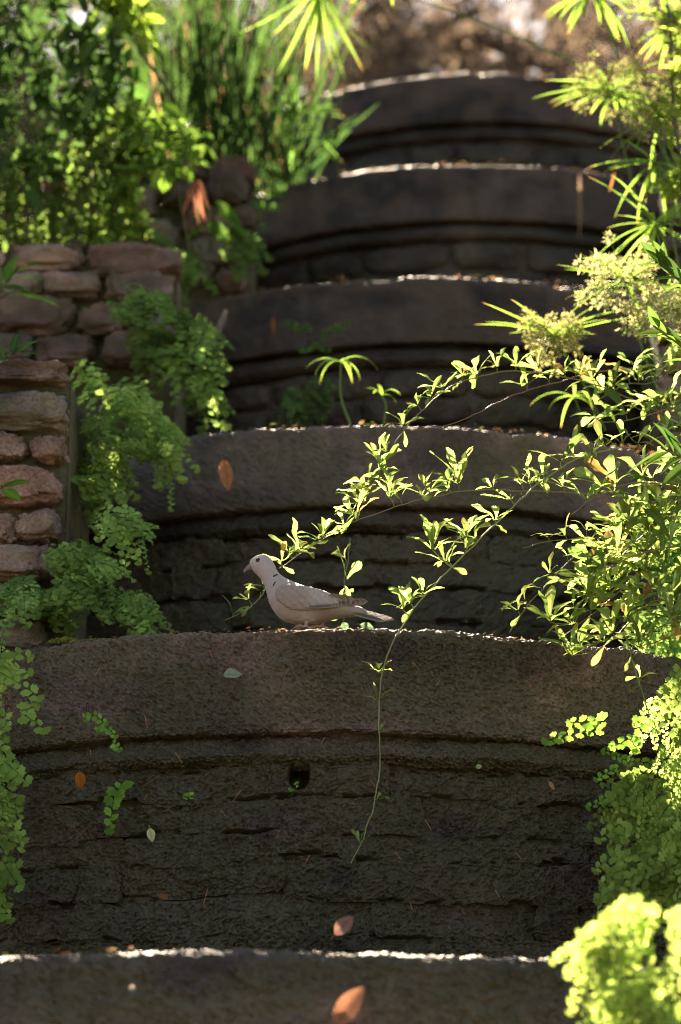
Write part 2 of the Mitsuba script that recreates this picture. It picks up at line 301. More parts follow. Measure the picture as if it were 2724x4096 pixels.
def green(rng, a=(.14, .235, .05), b=(.30, .37, .10), j=.3):
    return np.asarray(a) + (np.asarray(b) - a) * rng.uniform() * np.array([1, 1, 1]) * 1.0 if j == 0 else (np.asarray(a) + (np.asarray(b) - a) * rng.uniform()) * rng.uniform(1 - j, 1 + j)
def rand_dir(rng): return nrm(rng.normal(size=3))
def leaf_color(c, nl, nw, rib=1.25, tip=None):
    cc = np.broadcast_to(np.asarray(c, float), (nl, nw, 3)).copy(); cc[:, nw // 2] *= rib
    if tip is not None: cc[-1] = tip; cc[-2] = .6 * cc[-2] + .4 * np.asarray(tip)
    return cc.reshape(-1, 3)

# ------------------------------------------------------------------ vines
def shoot_leaf(key, o, d, n, L, Wd, rng, mat='leaf', col=None, shape=spat, curl=None):
    v, f = blade(L, Wd, shape, fold=rng.uniform(.1, .5), curl=rng.uniform(.15, 1.1) if curl is None else curl, nl=8, nw=5, wav=rng.uniform(0, .2), rng=rng, twist=rng.uniform(-.5, .5))
    c = green(rng) * (rng.uniform(.45, .75) if rng.uniform() < .3 else 1) if col is None else col
    if col is None and rng.uniform() < .05: c = np.array([.26, .17, .05])
    tip = (.25, .13, .04) if rng.uniform() < .12 else None
    obj('leaf', (place(v, o, d, n), f), mat, key, color=leaf_color(c, 8, 5, 1.3, tip))
def rosette(key, o, up, n, L, rng, spread=(.35, 1.25), **kw):
    up = nrm(up); a = nrm(np.cross(up, [.3, .9, .2])); b = np.cross(up, a); ph = rng.uniform(0, 6.28)
    for i in range(n):
        th = rng.uniform(*spread); p = ph + i * 2.4 + rng.uniform(-.3, .3)
        side = math.cos(p) * a + math.sin(p) * b
        d = up * math.cos(th) + side * math.sin(th)
        nn = up * math.sin(th) - side * math.cos(th)
        l = L * rng.uniform(.55, 1.15)
        shoot_leaf(key, np.asarray(o) + d * .004, d, nn + rand_dir(rng) * .25, l, l * rng.uniform(.24, .36), rng, **kw)
def vine(label, pts, seed, r=.0017, spacing=.05, nleaf=(4, 8), L=.048, bare=(), extra=(), hang=.45, skip=0., cat='vine', up0=(-.1, -.25, 1.0), tint=(.13, .12, .05)):
    """pts: (pixel x, pixel y, depth); extra: rosettes (pixel x, y, depth, leaves, length)"""
    rng = np.random.default_rng(seed); key = thing('climbing_vine', label, cat); spacing *= .84
    p = catmull([at(*q) for q in pts], 14 * len(pts)); p += np.stack([fb(p, 30, 2, seed + i) * .006 for i in range(3)], -1)
    s = MB(); rr = np.linspace(r, r * .55, len(p)); v, f = tube(p, rr); s.add(v, f, tint)
    d = np.r_[0, np.cumsum(np.linalg.norm(np.diff(p, axis=0), axis=1))]
    x = skip + rng.uniform(.2, 1) * spacing; side = 1
    while x < d[-1] - .004:
        i = min(np.searchsorted(d, x), len(p) - 2); o = p[i]; t = nrm(p[i + 1] - p[i]); side = -side
        if not any(a < x / d[-1] < b for a, b in bare):
            up = nrm(np.array(up0) + side * .25 * np.cross(t, [0, 1, 0]) + rand_dir(rng) * .35 + t * .2)
            ln = rng.uniform(.004, .014); q = o + up * ln
            v, f = tube(np.stack([o, (o + q) / 2 + rand_dir(rng) * .001, q]), r * .6); s.add(v, f, tint)
            rosette(key, q, up, rng.integers(*nleaf), L * 1.36 * rng.uniform(.65, 1.2), rng)
            if rng.uniform() < hang * .7:
                dd = nrm([rng.uniform(-1.2, .9), rng.uniform(-.7, .1), -rng.uniform(.3, 1)]); l = L * rng.uniform(.6, 1)
                shoot_leaf(key, o, dd, nrm([rng.uniform(-.4, .4), -1, .2]), l, l * rng.uniform(.28, .4), rng)
        x += spacing * rng.uniform(.55, 1.45)
    for (px, py, y, n, l) in extra:
        o = at(px, py, y); i = np.argmin(np.linalg.norm(p - o, axis=1))
        v, f = tube(np.stack([p[i], (p[i] + o) / 2 + rand_dir(rng) * .002, o]), r * .6); s.add(v, f, tint)
        rosette(key, o, nrm(np.array([0, -.1, 1]) + rand_dir(rng) * .25), n, l * 1.2, rng, spread=(.1, 1.2))
    s.put('stem', 'painted', key)
    return key
vine('leafy vine shoot arching down from the right to end just above the dove', [(2701, 1672, 5.3), (2507, 1589, 5.28), (2424, 1554, 5.26), (2248, 1507, 5.22), (2036, 1483, 5.18), (1888, 1516, 5.15), (1818, 1539, 5.13), (1690, 1640, 5.08), (1621, 1714, 5.08), (1576, 1778, 5.07), (1519, 1880, 5.07), (1480, 1960, 5.07), (1430, 2033, 5.06), (1404, 2090, 5.06), (1296, 2154, 5.07), (1245, 2186, 5.07), (1168, 2237, 5.08), (1117, 2275, 5.09)], 11, spacing=.055, extra=[(1152, 2210, 5.08, 6, .045), (1289, 2150, 5.06, 6, .04), (1449, 1995, 5.06, 8, .05), (1512, 1840, 5.06, 8, .045), (1557, 1945, 5.06, 7, .05)])
vine('thin brown vine twig sloping over the lip of the wall behind the dove', [(2689, 1466, 5.35), (2589, 1471, 5.33), (2377, 1489, 5.3), (2250, 1525, 5.25), (2095, 1566, 5.2), (1971, 1616, 5.15), (1918, 1648, 5.12), (1800, 1695, 5.1), (1665, 1722, 5.08)], 12, spacing=.075, nleaf=(2, 5), L=.042, bare=((.62, 1),), tint=(.16, .09, .05))
vine('level vine shoot right of the dove with a tall bright rosette', [(2660, 2030, 5.05), (2595, 2015, 5.02), (2389, 1980, 4.98), (2212, 1968, 4.96), (1977, 1962, 4.93), (1844, 1966, 4.92), (1716, 1991, 4.91), (1602, 2020, 4.9), (1474, 2065, 4.9), (1410, 2088, 4.9)], 13, spacing=.085, nleaf=(3, 6), L=.036, extra=[(1838, 1935, 4.91, 10, .07), (1691, 1990, 4.9, 6, .045), (1560, 1990, 4.9, 7, .045)], hang=.3)
vine('long vine shoot slanting past the dove tail and hanging over the mossy wall', [(2489, 1788, 5.0), (2348, 1824, 4.97), (2289, 1844, 4.95), (2165, 1927, 4.93), (2083, 1998, 4.91), (1994, 2086, 4.9), (1918, 2157, 4.88), (1800, 2275, 4.87), (1736, 2345, 4.86), (1665, 2422, 4.86), (1608, 2506, 4.86), (1570, 2577, 4.87), (1538, 2647, 4.88), (1522, 2736, 4.89), (1515, 2819, 4.9), (1515, 2915, 4.9), (1519, 3042, 4.93), (1512, 3125, 4.93), (1500, 3195, 4.93), (1461, 3336, 4.93), (1442, 3374, 4.93), (1407, 3451, 4.94)], 14, r=.0021, spacing=.052, nleaf=(3, 6), L=.045, bare=((.47, .525), (.555, 1.0)), extra=[(1865, 2150, 4.88, 9, .055), (1730, 2200, 4.87, 10, .06), (1780, 2250, 4.87, 6, .045), (1690, 2380, 4.86, 5, .05), (1610, 2440, 4.86, 6, .045), (1515, 2690, 4.88, 6, .042), (1508, 2805, 4.89, 3, .036), (1513, 2930, 4.9, 3, .026), (1505, 3200, 4.92, 2, .028), (1440, 3372, 4.92, 4, .032)], tint=(.15, .17, .07))
vine('thin bare vine tip with curled leaves reaching left beneath the level shoot', [(2566, 2086, 5.0), (2448, 2145, 4.97), (2366, 2151, 4.95), (2260, 2157, 4.93), (2177, 2169, 4.92), (2089, 2192, 4.92)], 15, r=.0013, spacing=.05, nleaf=(2, 6), L=.042, bare=((.86, 1),))
vine('vine stem with narrow curled leaves leaning down to the lip left of the grey rosette', [(2400, 2150, 4.97), (2325, 2204, 4.95), (2266, 2257, 4.94), (2177, 2351, 4.92), (2101, 2434, 4.91), (2036, 2534, 4.9)], 16, spacing=.06, nleaf=(2, 5), L=.045, hang=.7)
vine('vine stem with pale broad rosettes right of the curled leaves', [(2600, 2120, 5.03), (2560, 2151, 5.0), (2495, 2216, 4.97), (2425, 2292, 4.94), (2319, 2416, 4.91), (2266, 2498, 4.9)], 17, spacing=.042, nleaf=(4, 8), L=.062, extra=[(2200, 2490, 4.9, 7, .075), (2345, 2400, 4.91, 8, .06)])
vine('vine stem with a big white lit rosette reaching the right end of the lip', [(2600, 2262, 5.0), (2513, 2328, 4.96), (2401, 2434, 4.92), (2301, 2510, 4.9), (2236, 2557, 4.88)], 18, spacing=.045, nleaf=(4, 8), L=.062, extra=[(2440, 2360, 4.93, 8, .06)])
vine("forked vine stem whose leafy tip hangs before the mossy wall's right end", [(2724, 2404, 5.0), (2619, 2404, 4.97), (2554, 2451, 4.94), (2454, 2552, 4.9), (2378, 2605, 4.86), (2330, 2620, 4.86)], 19, spacing=.045, nleaf=(4, 8), L=.05, extra=[(2290, 2625, 4.86, 7, .06), (2560, 2590, 4.9, 6, .06)])
vine('thick main vine stem rising along the right edge with clustered leaves', [(2619, 2404, 4.98), (2595, 2310, 4.97), (2590, 2216, 4.96), (2654, 2098, 4.97), (2724, 1968, 5.0), (2790, 1850, 5.05)], 20, r=.0028, spacing=.045, nleaf=(4, 8), L=.062, extra=[(2600, 2150, 4.95, 7, .06), (2660, 2260, 4.94, 7, .055), (2690, 2480, 4.94, 6, .06)])
vine('thin vine stem hanging straight down at the right over the coping into the ferns', [(2501, 2547, 4.9), (2531, 2647, 4.9), (2566, 2759, 4.91), (2595, 2854, 4.92), (2619, 2965, 4.94)], 21, spacing=.06, nleaf=(2, 4), L=.04, bare=((.55, 1),), tint=(.12, .15, .06))
vine('short vine tuft growing from behind the lip just left of the dove', [(1075, 2330, 5.15), (1040, 2390, 5.14), (985, 2440, 5.14), (900, 2480, 5.14)], 22, r=.0013, spacing=.04, nleaf=(2, 5), L=.036, tint=(.12, .15, .06))
vine('faint thin vine stem standing behind the dove back with two grey green leaves', [(1402, 2150, 5.25), (1390, 2250, 5.25), (1375, 2350, 5.26), (1372, 2520, 5.27)], 23, spacing=.09, nleaf=(2, 4), L=.05, tint=(.08, .11, .05))
vine('dense leafy vine mass filling the right edge beside the level shoot', [(2760, 1720, 5.15), (2640, 1750, 5.1), (2560, 1790, 5.08), (2480, 1790, 5.05), (2400, 1740, 5.05)], 24, spacing=.05, nleaf=(3, 6), L=.05)
vine('leafy vine branch at the right edge under the glossy leaf spray', [(2780, 1990, 4.95), (2690, 2050, 4.93), (2600, 2060, 4.92), (2520, 2110, 4.92), (2440, 2130, 4.92)], 25, spacing=.048, nleaf=(4, 8), L=.062)
vine('leafy vine branch across the right edge just above the fern clump', [(2790, 2480, 4.95), (2700, 2530, 4.93), (2620, 2570, 4.92), (2520, 2590, 4.9)], 26, spacing=.04, nleaf=(3, 6), L=.055, tint=(.16, .09, .05))
vine('leafy vine branch among the sedge stalks at the right above the second lip', [(2790, 1400, 5.4), (2700, 1480, 5.36), (2600, 1530, 5.33), (2500, 1540, 5.3), (2390, 1600, 5.28)], 27, spacing=.045, nleaf=(3, 6), L=.052)

vine('vine shoot with large pale leaves crossing above the curled leaf tip at right', [(2800, 1940, 4.9), (2650, 1930, 4.87), (2500, 1940, 4.85), (2380, 1990, 4.84), (2280, 2060, 4.84)], 28, spacing=.052, nleaf=(4, 7), L=.058, tint=(.15, .11, .06))
vine('vine shoot with large pale leaves crossing between the two right hand rosettes', [(2800, 2190, 4.9), (2660, 2190, 4.87), (2520, 2230, 4.85), (2400, 2290, 4.84), (2290, 2300, 4.84)], 29, spacing=.055, nleaf=(4, 7), L=.06, tint=(.15, .11, .06))
vine('short leafy vine shoot reaching over the second lip at the right edge', [(2800, 1600, 5.2), (2660, 1640, 5.18), (2520, 1680, 5.16), (2400, 1690, 5.15)], 30, spacing=.05, nleaf=(4, 7), L=.055)
# glossy evergreen sprays at the right edge
def spray(label, pts, seed, n, L, wid=.34):
    rng = np.random.default_rng(seed); key = thing('evergreen_shrub', label, 'shrub')
    p = catmull([at(*q) for q in pts], 12 * len(pts)); s = MB(); s.add(*tube(p, np.linspace(.004, .0018, len(p))), (.10, .09, .05)); s.put('stem', 'painted', key)
    for i in range(n):
        t = (i + rng.uniform(0, .6)) / n; o = p[int(t * (len(p) - 1))]; tt = nrm(p[-1] - p[0])
        sd = 1 if i % 2 else -1
        d = nrm(tt * rng.uniform(.6, 1.1) + sd * np.array([.1, -.35, .75]) * rng.uniform(.3, .8) + rand_dir(rng) * .25)
        nn = nrm(np.array([-.2, -.45, 1]) + rand_dir(rng) * .5)
        l = L * rng.uniform(.7, 1.15); v, f = blade(l, l * wid, ellip, fold=.28, curl=rng.uniform(.1, .6), nl=9, nw=5)
        obj('leaf', (place(v, o, d, nn), f), 'glossy_leaf', key, color=leaf_color(green(rng, (.05, .11, .022), (.11, .18, .03)), 9, 5, 1.35))
    return key
spray('spray of long glossy dark green leaves at the right edge above the dense vine', [(2850, 1850, 4.75), (2740, 1830, 4.72), (2640, 1790, 4.7)], 31, 13, .085, .3)
spray('upright glossy evergreen sprig at the right edge beside the sedge flower head', [(2850, 1280, 4.9), (2760, 1160, 4.86), (2680, 1090, 4.84), (2640, 1040, 4.82)], 32, 15, .075, .36)
spray('glossy evergreen twig at the right edge between the sprig and the vine', [(2830, 1500, 4.85), (2720, 1380, 4.82), (2610, 1300, 4.8)], 33, 10, .07, .36)

# ------------------------------------------------------------------ maidenhair ferns
LA = np.radians(np.linspace(-68, 68, 9)); LR = np.array([.72, .98, .86, 1.06, .88, 1.04, .84, .97, .70])
LEAFLET = np.vstack([[0, 0, 0], np.stack([LR * np.cos(LA), LR * np.sin(LA), -.16 * np.abs(np.sin(LA)) - .08], -1)])
LEAFLET_F = np.array([[0, i, i + 1] for i in range(1, 9)])
def frond(key, root, base, d, nrml, L, rng, size, ca, cb, part='frond', pin=5, mat='fern_leaf', droop=.5):
    tint = rng.uniform(.62, 1.35)
    m = MB(); d = nrm(d); dark = (.018, .012, .010)
    def line(o, dd, l, dr, n):
        t = np.linspace(0, 1, n)[:, None]; return o + dd * l * t + np.array([0, 0, -1]) * dr * l * t**2
    if root is not None:
        mid = (np.asarray(root) + base) / 2 + np.array([0, -.01, .015]); st = catmull([root, mid, base], 5); m.add(*tube(st, .0006, 3), dark)
    main = line(base, d, L, droop, 9); m.add(*tube(main, np.linspace(.0006, .0003, 9), 3), dark)
    y = nrm(np.cross(nrml, d))
    def leaflets(path, sz, lat, start=0.):
        ln = np.r_[0, np.cumsum(np.linalg.norm(np.diff(path, axis=0), axis=1))]; x = start + sz * .4; sd = rng.choice([-1, 1])
        while x < ln[-1]:
            o = np.array([np.interp(x, ln, path[:, i]) for i in range(3)]); i = min(np.searchsorted(ln, x), len(path) - 1); t = nrm(path[i] - path[i - 1])
            dd = nrm(t * .55 + sd * lat * .8 + rand_dir(rng) * .22 + np.array([0, 0, -.15])); nn = nrm(nrml + rand_dir(rng) * .42)
            q = sz * rng.uniform(.72, 1.18) * (1 - .35 * x / ln[-1]); v = LEAFLET * [q, q * rng.uniform(.85, 1.15), q]
            m.add(place(v, o + dd * sz * .12, dd, nn), LEAFLET_F, (np.asarray(ca) + (np.asarray(cb) - ca) * rng.uniform()) * tint * rng.uniform(1.35, 1.9)); sd = -sd; x += sz * rng.uniform(.46, .62)
        v = LEAFLET * sz * .75; m.add(place(v, path[-1], nrm(path[-1] - path[-2]), nrml), LEAFLET_F, cb)
    leaflets(main, size, y, L * .25)
    for j in range(pin):
        t = .08 + .62 * j / max(pin, 1); o = main[int(t * 8)]; sd = 1 if j % 2 else -1
        br = line(o, nrm(d * .6 + sd * y * .8 + nrml * .1), L * (.5 - .3 * t) * rng.uniform(.8, 1.1), droop * .9, 6); m.add(*tube(br, .00035, 3), dark)
        leaflets(br, size * .92, nrm(np.cross(nrml, br[-1] - br[0])))
    return m.put(part, mat, key)
def inside(poly, x, y):
    c = False; n = len(poly)
    for i in range(n):
        (x1, y1), (x2, y2) = poly[i], poly[(i + 1) % n]
        if (y1 > y) != (y2 > y) and x < (x2 - x1) * (y - y1) / (y2 - y1) + x1: c = not c
    return c
def fern(label, poly, y0, y1, n, seed, d0, L=.11, size=.016, ca=(.07, .15, .025), cb=(.13, .24, .04), nrml=(.1, -.6, .8), back=.08, pin=5, droop=.5, gap=105.):
    """a clump: fronds spread through the polygon (photograph pixels) between depths y0 (its rim) and y1 (its root)"""
    rng = np.random.default_rng(seed); key = thing('maidenhair_fern', label, 'fern'); poly = np.array(poly, float); n = int(n * .56); size *= 1.25; L *= 1.08; y0 -= .05; y1 += .05
    lo, hi = poly.min(0), poly.max(0); got = 0
    while got < n:
        x, y = rng.uniform(lo, hi)
        if not inside(poly, x, y): continue
        if meshkit.noise(np.array([[x / gap, y / gap, seed]]))[0] < .46: continue
        got += 1; u = rng.uniform()
        b = at(x, y, y0 + (y1 - y0) * u); d = nrm(np.array(d0) + rand_dir(rng) * .45)
        l = L * rng.uniform(.7, 1.2)
        root = b + np.array([-d[0] * .05, back + rng.uniform(0, .05), rng.uniform(-.02, .05)])
        frond(key, root, b - d * l * .35, d, nrm(np.array(nrml) + rand_dir(rng) * .45), l, rng, size * rng.uniform(.62, 1.2), ca, cb, pin=pin, droop=droop)
    return key
DL = (.45, -.25, -.35)
fern('deep green maidenhair fern hanging on the stone wall under the large brown stones', [(470, 1190), (640, 1120), (770, 1130), (820, 1290), (800, 1420), (830, 1520), (800, 1640), (640, 1560), (480, 1470), (400, 1440), (420, 1370), (560, 1330)], 6.2, 6.45, 75, 41, DL, L=.12, size=.020, ca=(0.081, 0.133, 0.032), cb=(0.131, 0.21, 0.049))
fern('bright maidenhair fern clump cascading beside the pinkish wall stub, upper of two', [(290, 1490), (480, 1480), (610, 1540), (700, 1690), (690, 1880), (560, 1860), (470, 1960), (330, 1990), (250, 1900), (240, 1700)], 5.65, 5.9, 85, 42, DL, L=.11, size=.017, ca=(0.131, 0.21, 0.049), cb=(0.204, 0.298, 0.065))
fern('maidenhair fern clump drooping just above the left end of the mossy wall', [(250, 2010), (420, 1990), (580, 2080), (560, 2150), (650, 2250), (640, 2340), (600, 2470), (420, 2440), (240, 2480), (160, 2430), (200, 2300), (230, 2150)], 5.38, 5.6, 75, 43, (.5, -.3, -.3), L=.11, size=.0165, ca=(0.11, 0.182, 0.045), cb=(0.175, 0.265, 0.065))
fern('small maidenhair fern reaching left over the pinkish wall stub', [(20, 2300), (150, 2280), (260, 2330), (260, 2400), (120, 2420), (20, 2440)], 5.33, 5.45, 16, 44, (-.5, -.3, -.3), L=.10, size=.014, ca=(0.087, 0.155, 0.041), cb=(0.146, 0.231, 0.065))
fern('maidenhair fern hanging down the left edge in front of the mossy wall', [(-90, 2540), (0, 2570), (10, 2700), (70, 2840), (20, 2930), (-30, 3050), (0, 3150), (20, 3300), (0, 3450), (-20, 3560), (-90, 3560)], 4.98, 5.08, 44, 45, (.35, -.3, -.6), L=.10, size=.0185, ca=(0.146, 0.231, 0.049), cb=(0.233, 0.331, 0.073), nrml=(.1, -.7, .65))
fern('sunlit maidenhair fern clump spilling down the right edge of the mossy wall', [(2640, 2760), (2780, 2700), (2790, 3560), (2600, 3560), (2470, 3520), (2430, 3380), (2490, 3260), (2560, 3150), (2500, 3080), (2560, 2980)], 4.86, 5.04, 92, 46, (-.4, -.3, -.45), L=.11, size=.0135, ca=(.11, .17, .035), cb=(.19, .26, .06), nrml=(-.1, -.9, .05))
fern('blurred brilliantly sunlit fern clump in the bottom right corner', [(2370, 3720), (2500, 3650), (2680, 3560), (2800, 3580), (2800, 4200), (2450, 4200), (2460, 4000), (2380, 3900), (2350, 3800)], 3.74, 3.95, 110, 47, (-.35, -.35, -.25), L=.10, size=.0122, ca=(.15, .22, .045), cb=(.24, .31, .07), nrml=(-.1, -.9, .1))
fern('shaded maidenhair fern on the wall behind the vine at the right edge', [(2600, 1980), (2790, 1900), (2790, 2580), (2600, 2560), (2560, 2440), (2620, 2250)], 5.3, 5.48, 60, 48, (-.4, -.3, -.5), L=.11, size=.016, ca=(0.091, 0.166, 0.038), cb=(0.143, 0.229, 0.053))
fern('dim fern tuft growing from stones behind the small arching sedge', [(1160, 1530), (1290, 1520), (1330, 1600), (1290, 1680), (1220, 1690), (1150, 1620)], 6.78, 6.86, 12, 49, (.1, -.3, -.5), L=.10, size=.02, ca=(0.052, 0.094, 0.03), cb=(0.091, 0.135, 0.038))
fern('fern clump between the high stone wall and the second highest basin wall', [(700, 870), (860, 840), (1000, 900), (990, 980), (860, 1000), (760, 1060), (690, 1130), (640, 1050)], 7.2, 7.5, 48, 50, DL, L=.13, size=.02, ca=(0.065, 0.125, 0.03), cb=(0.117, 0.187, 0.045))
def sprig(label, frs, seed, y, size, ca=(.07, .15, .025), cb=(.11, .22, .035)):
    """a few fronds traced one by one: (base pixel, tip pixel, pairs of side branches)"""
    rng = np.random.default_rng(seed); key = thing('maidenhair_fern', label, 'fern')
    for (ax, ay, bx, by, pin) in frs:
        a, b = at(ax, ay, y), at(bx, by, y - .02); d = b - a; l = np.linalg.norm(d)
        frond(key, a + [0, .06, .01], a, d, nrm([rng.uniform(-.1, .1), -1, .25]), l, rng, size, ca, cb, pin=pin, droop=.12)
sprig('single fern frond hanging on the mossy wall face left of the weep hole', [(470, 3080, 440, 3285, 0), (520, 3090, 470, 3150, 0)], 61, 5.03, .021)
sprig('tiny fern sprig on the coping at left below the dove', [(345, 2840, 420, 2880, 1), (400, 2890, 460, 2930, 1), (430, 2950, 475, 2985, 0)], 62, 5.0, .0125, (.09, .19, .03), (.13, .26, .04))
sprig('tiny two leaf seedling on the mossy wall right of the hanging frond', [(752, 3200, 770, 3175, 0), (755, 3200, 738, 3180, 0)], 63, 4.965, .010, (.09, .19, .03), (.13, .26, .04))
sprig('tiny seedling in the mouth of the weep hole', [(1180, 3150, 1190, 3130, 0), (1175, 3152, 1160, 3155, 0)], 64, 4.95, .007, (.09, .19, .03), (.13, .26, .04))
sprig('thin fern frond reaching left from the right fern clump over the coping', [(2520, 2900, 2190, 2920, 0), (2480, 2890, 2290, 2868, 0), (2620, 2920, 2460, 2960, 2)], 65, 4.88, .019, (.10, .20, .03), (.16, .28, .04))
sprig('slim fern frond pointing left below the crack at the right of the mossy wall', [(2560, 3130, 2360, 3200, 0), (2520, 3050, 2390, 3095, 1), (2500, 3000, 2420, 2995, 0)], 66, 4.92, .013, (.09, .19, .03), (.14, .26, .04))
sprig('loose fern fronds straying left from the lower part of the right fern clump', [(2560, 3250, 2400, 3330, 2), (2540, 3350, 2390, 3450, 2), (2520, 3430, 2400, 3560, 2), (2600, 3150, 2470, 3190, 2), (2560, 3480, 2460, 3600, 1)], 69, 4.85, .018, (.12, .19, .04), (.19, .27, .06))
sprig('loose fern fronds curling right from the left edge over the mossy wall', [(-20, 2680, 150, 2760, 2), (20, 2820, 175, 2890, 2), (-20, 3020, 100, 3100, 1), (-10, 3220, 90, 3330, 1), (-20, 3400, 70, 3520, 2), (-10, 2590, 110, 2610, 1)], 70, 4.96, .021, (.13, .22, .05), (.20, .31, .07))
sprig('pair of small fern sprigs on the coping of the third basin wall', [(1230, 1340, 1160, 1285, 1), (1235, 1370, 1390, 1275, 1), (1250, 1380, 1210, 1395, 0)], 67, 6.93, .018, (.05, .11, .02), (.08, .16, .03))
sprig('hanging fern sprig at the left end of the second highest basin wall', [(1000, 790, 1130, 755, 1), (1000, 830, 1120, 815, 1), (960, 900, 1060, 900, 1)], 68, 7.75, .02, (.05, .11, .02), (.08, .16, .03))

# ------------------------------------------------------------------ umbrella sedges
def sedge(label, head, root, seed, nb, L, y, wid=.011, up=(0, -.2, 1), fan=(.7, 1.7), sector=None, flower=0., arch=(.3, 1.0), col=((.12, .22, .03), (.19, .30, .04)), stalk_pts=None, tipc=(.3, .16, .05), flow_c=((.22, .24, .08), (.34, .33, .14)), fdrop=0.):
    rng = np.random.default_rng(seed); key = thing('umbrella_sedge', label, 'sedge'); o = at(*head, y)
    up = nrm(up); a = nrm(np.cross(up, [0, 1, .01])); b = np.cross(up, a)
    if root is not None:
        pts = [o] + [at(*q) for q in (stalk_pts or [])] + [at(*root)]
        if stalk_pts is None: pts.insert(1, (pts[0] + pts[1]) / 2 + rand_dir(rng) * .015)
        p = catmull(pts, 20); s = MB(); s.add(*tube(p, np.linspace(.0022, .0032, 20)), (.07, .13, .03)); s.put('stalk', 'painted', key)
    for i in range(nb):
        ph = i * 2 * math.pi / nb + rng.uniform(-.15, .15) if sector is None else rng.uniform(*sector)
        th = rng.uniform(*fan); d = up * math.cos(th) + (math.cos(ph) * a + math.sin(ph) * b) * math.sin(th); n = up * math.sin(th) - (math.cos(ph) * a + math.sin(ph) * b) * math.cos(th)
        l = L * rng.uniform(.65, 1.15); v, f = blade(l, wid * rng.uniform(.75, 1.2), strap, fold=.45, curl=rng.uniform(*arch), nl=12, nw=3)
        t = tipc if rng.uniform() < .55 else None
        obj('bract', (place(v, o, d, n), f), 'leaf', key, color=leaf_color(green(rng, *col), 12, 3, 1.15, t))
    if flower:
        m = MB(); st = MB()
        for i in range(56):
            d = nrm(up * rng.uniform(-.25, .9) + (math.cos(i * 2.4) * a + math.sin(i * 2.4) * b) * rng.uniform(.4, 1)); l = flower * rng.uniform(.45, 1.0); e = o + d * l + np.array([0, 0, -fdrop * rng.uniform(0, 1)])
            st.add(*tube(np.stack([o, (o + e) / 2 + d * .003, e]), .0006, 3), (.13, .18, .05))
            for j in range(26):
                q = nrm(d * .4 + rand_dir(rng)); ll = rng.uniform(.009, .017); v, f = blade(ll, ll * .42, ellip, fold=.3, curl=.2, nl=3, nw=3)
                m.add(place(v, e + q * ll * rng.uniform(0, 1.2), q, rand_dir(rng)), f, (np.asarray(flow_c[0]) + (np.asarray(flow_c[1]) - flow_c[0]) * rng.uniform()) * rng.uniform(.8, 1.2))
        m.put('flower_head', 'dull_leaf', key, kind='stuff'); st.put('ray', 'painted', key)
    return key
sedge('big umbrella sedge at the upper right with a brown green flower head', (2440, 370), (2600, 1000, 6.6), 71, 34, .20, 6.4, wid=.014, fan=(.9, 1.9), flower=.13, fdrop=.06)
sedge('umbrella sedge in the top right corner, its bracts hanging over the sky gap', (2370, -30), (2700, 700, 6.7), 72, 34, .20, 6.5, wid=.014, fan=(1.1, 2.2), arch=(.3, .9))
sedge('umbrella sedge cut by the right edge near the top corner', (2700, 110), (2790, 800, 6.4), 73, 28, .19, 6.3, wid=.017, fan=(.7, 1.9), flower=.06)
sedge('umbrella sedge with a pale drooping flower head in front of the third basin wall', (2215, 1345), (2420, 1720, 6.1), 74, 18, .19, 5.75, wid=.014, fan=(.7, 1.55), flower=.085, fdrop=.05, arch=(.05, .5))
sedge('white sunlit sedge flower head at the right above the second lip', (2500, 1130), (2700, 1720, 5.8), 75, 20, .19, 5.7, wid=.012, fan=(.8, 1.9), flower=.13, fdrop=.04, arch=(.1, .7), flow_c=((.34, .36, .14), (.5, .5, .24)))
sedge('sedge tuft at the right edge with a white flower head below the evergreen sprig', (2660, 1250), (2800, 1800, 5.8), 76, 16, .15, 5.6, wid=.012, fan=(.8, 2.0), flower=.10, fdrop=.04, flow_c=((.34, .36, .14), (.5, .5, .24)))
sedge('strappy sedge leaves hanging at the right edge beside the second highest wall', (2620, 650), (2720, 1100, 6.2), 77, 22, .17, 6.1, wid=.012, fan=(1.2, 2.5), arch=(.2, .8))
sedge('small arching sedge on the lip behind the dove, left of its smaller twin', (1363, 1448), (1402, 1700, 6.02), 78, 7, .115, 5.99, wid=.0085, fan=(.8, 1.5), arch=(1.2, 2.2))
sedge('smallest sedge seedling on the lip behind the dove with four bent leaves', (1528, 1582), (1532, 1700, 6.02), 79, 5, .075, 5.99, wid=.0085, fan=(.5, 1.5), arch=(.9, 1.7))
sedge('arching sedge on the lip at the right with long bright bent leaves', (2298, 1590), (2310, 1740, 6.05), 80, 9, .13, 5.95, wid=.010, fan=(.7, 1.7), arch=(1.1, 2.0))
sedge('bright umbrella sedge hanging from the top edge left of the brown trees', (1285, -70), (1330, -420, 7.6), 81, 34, .31, 7.0, wid=.012, up=(-.12, -.3, -1), fan=(.05, .85), arch=(.05, .5), col=((.12, .21, .035), (.2, .3, .05)))
sedge('dark sedge leaves fanning out over the left end of the topmost wall', (1180, 470), (1120, 720, 8.3), 82, 22, .24, 7.95, wid=.013, fan=(.7, 2.2), arch=(.2, .9), col=((.05, .12, .02), (.09, .18, .03)))
sedge('long bare green sedge stalk slanting across the brown trees at the top', (1560, -40), (2420, 330, 6.6), 83, 12, .2, 6.5, wid=.014, fan=(.9, 1.7), stalk_pts=[(1796, 43, 6.5), (1970, 104, 6.5), (2144, 182, 6.5), (2300, 252, 6.5)])

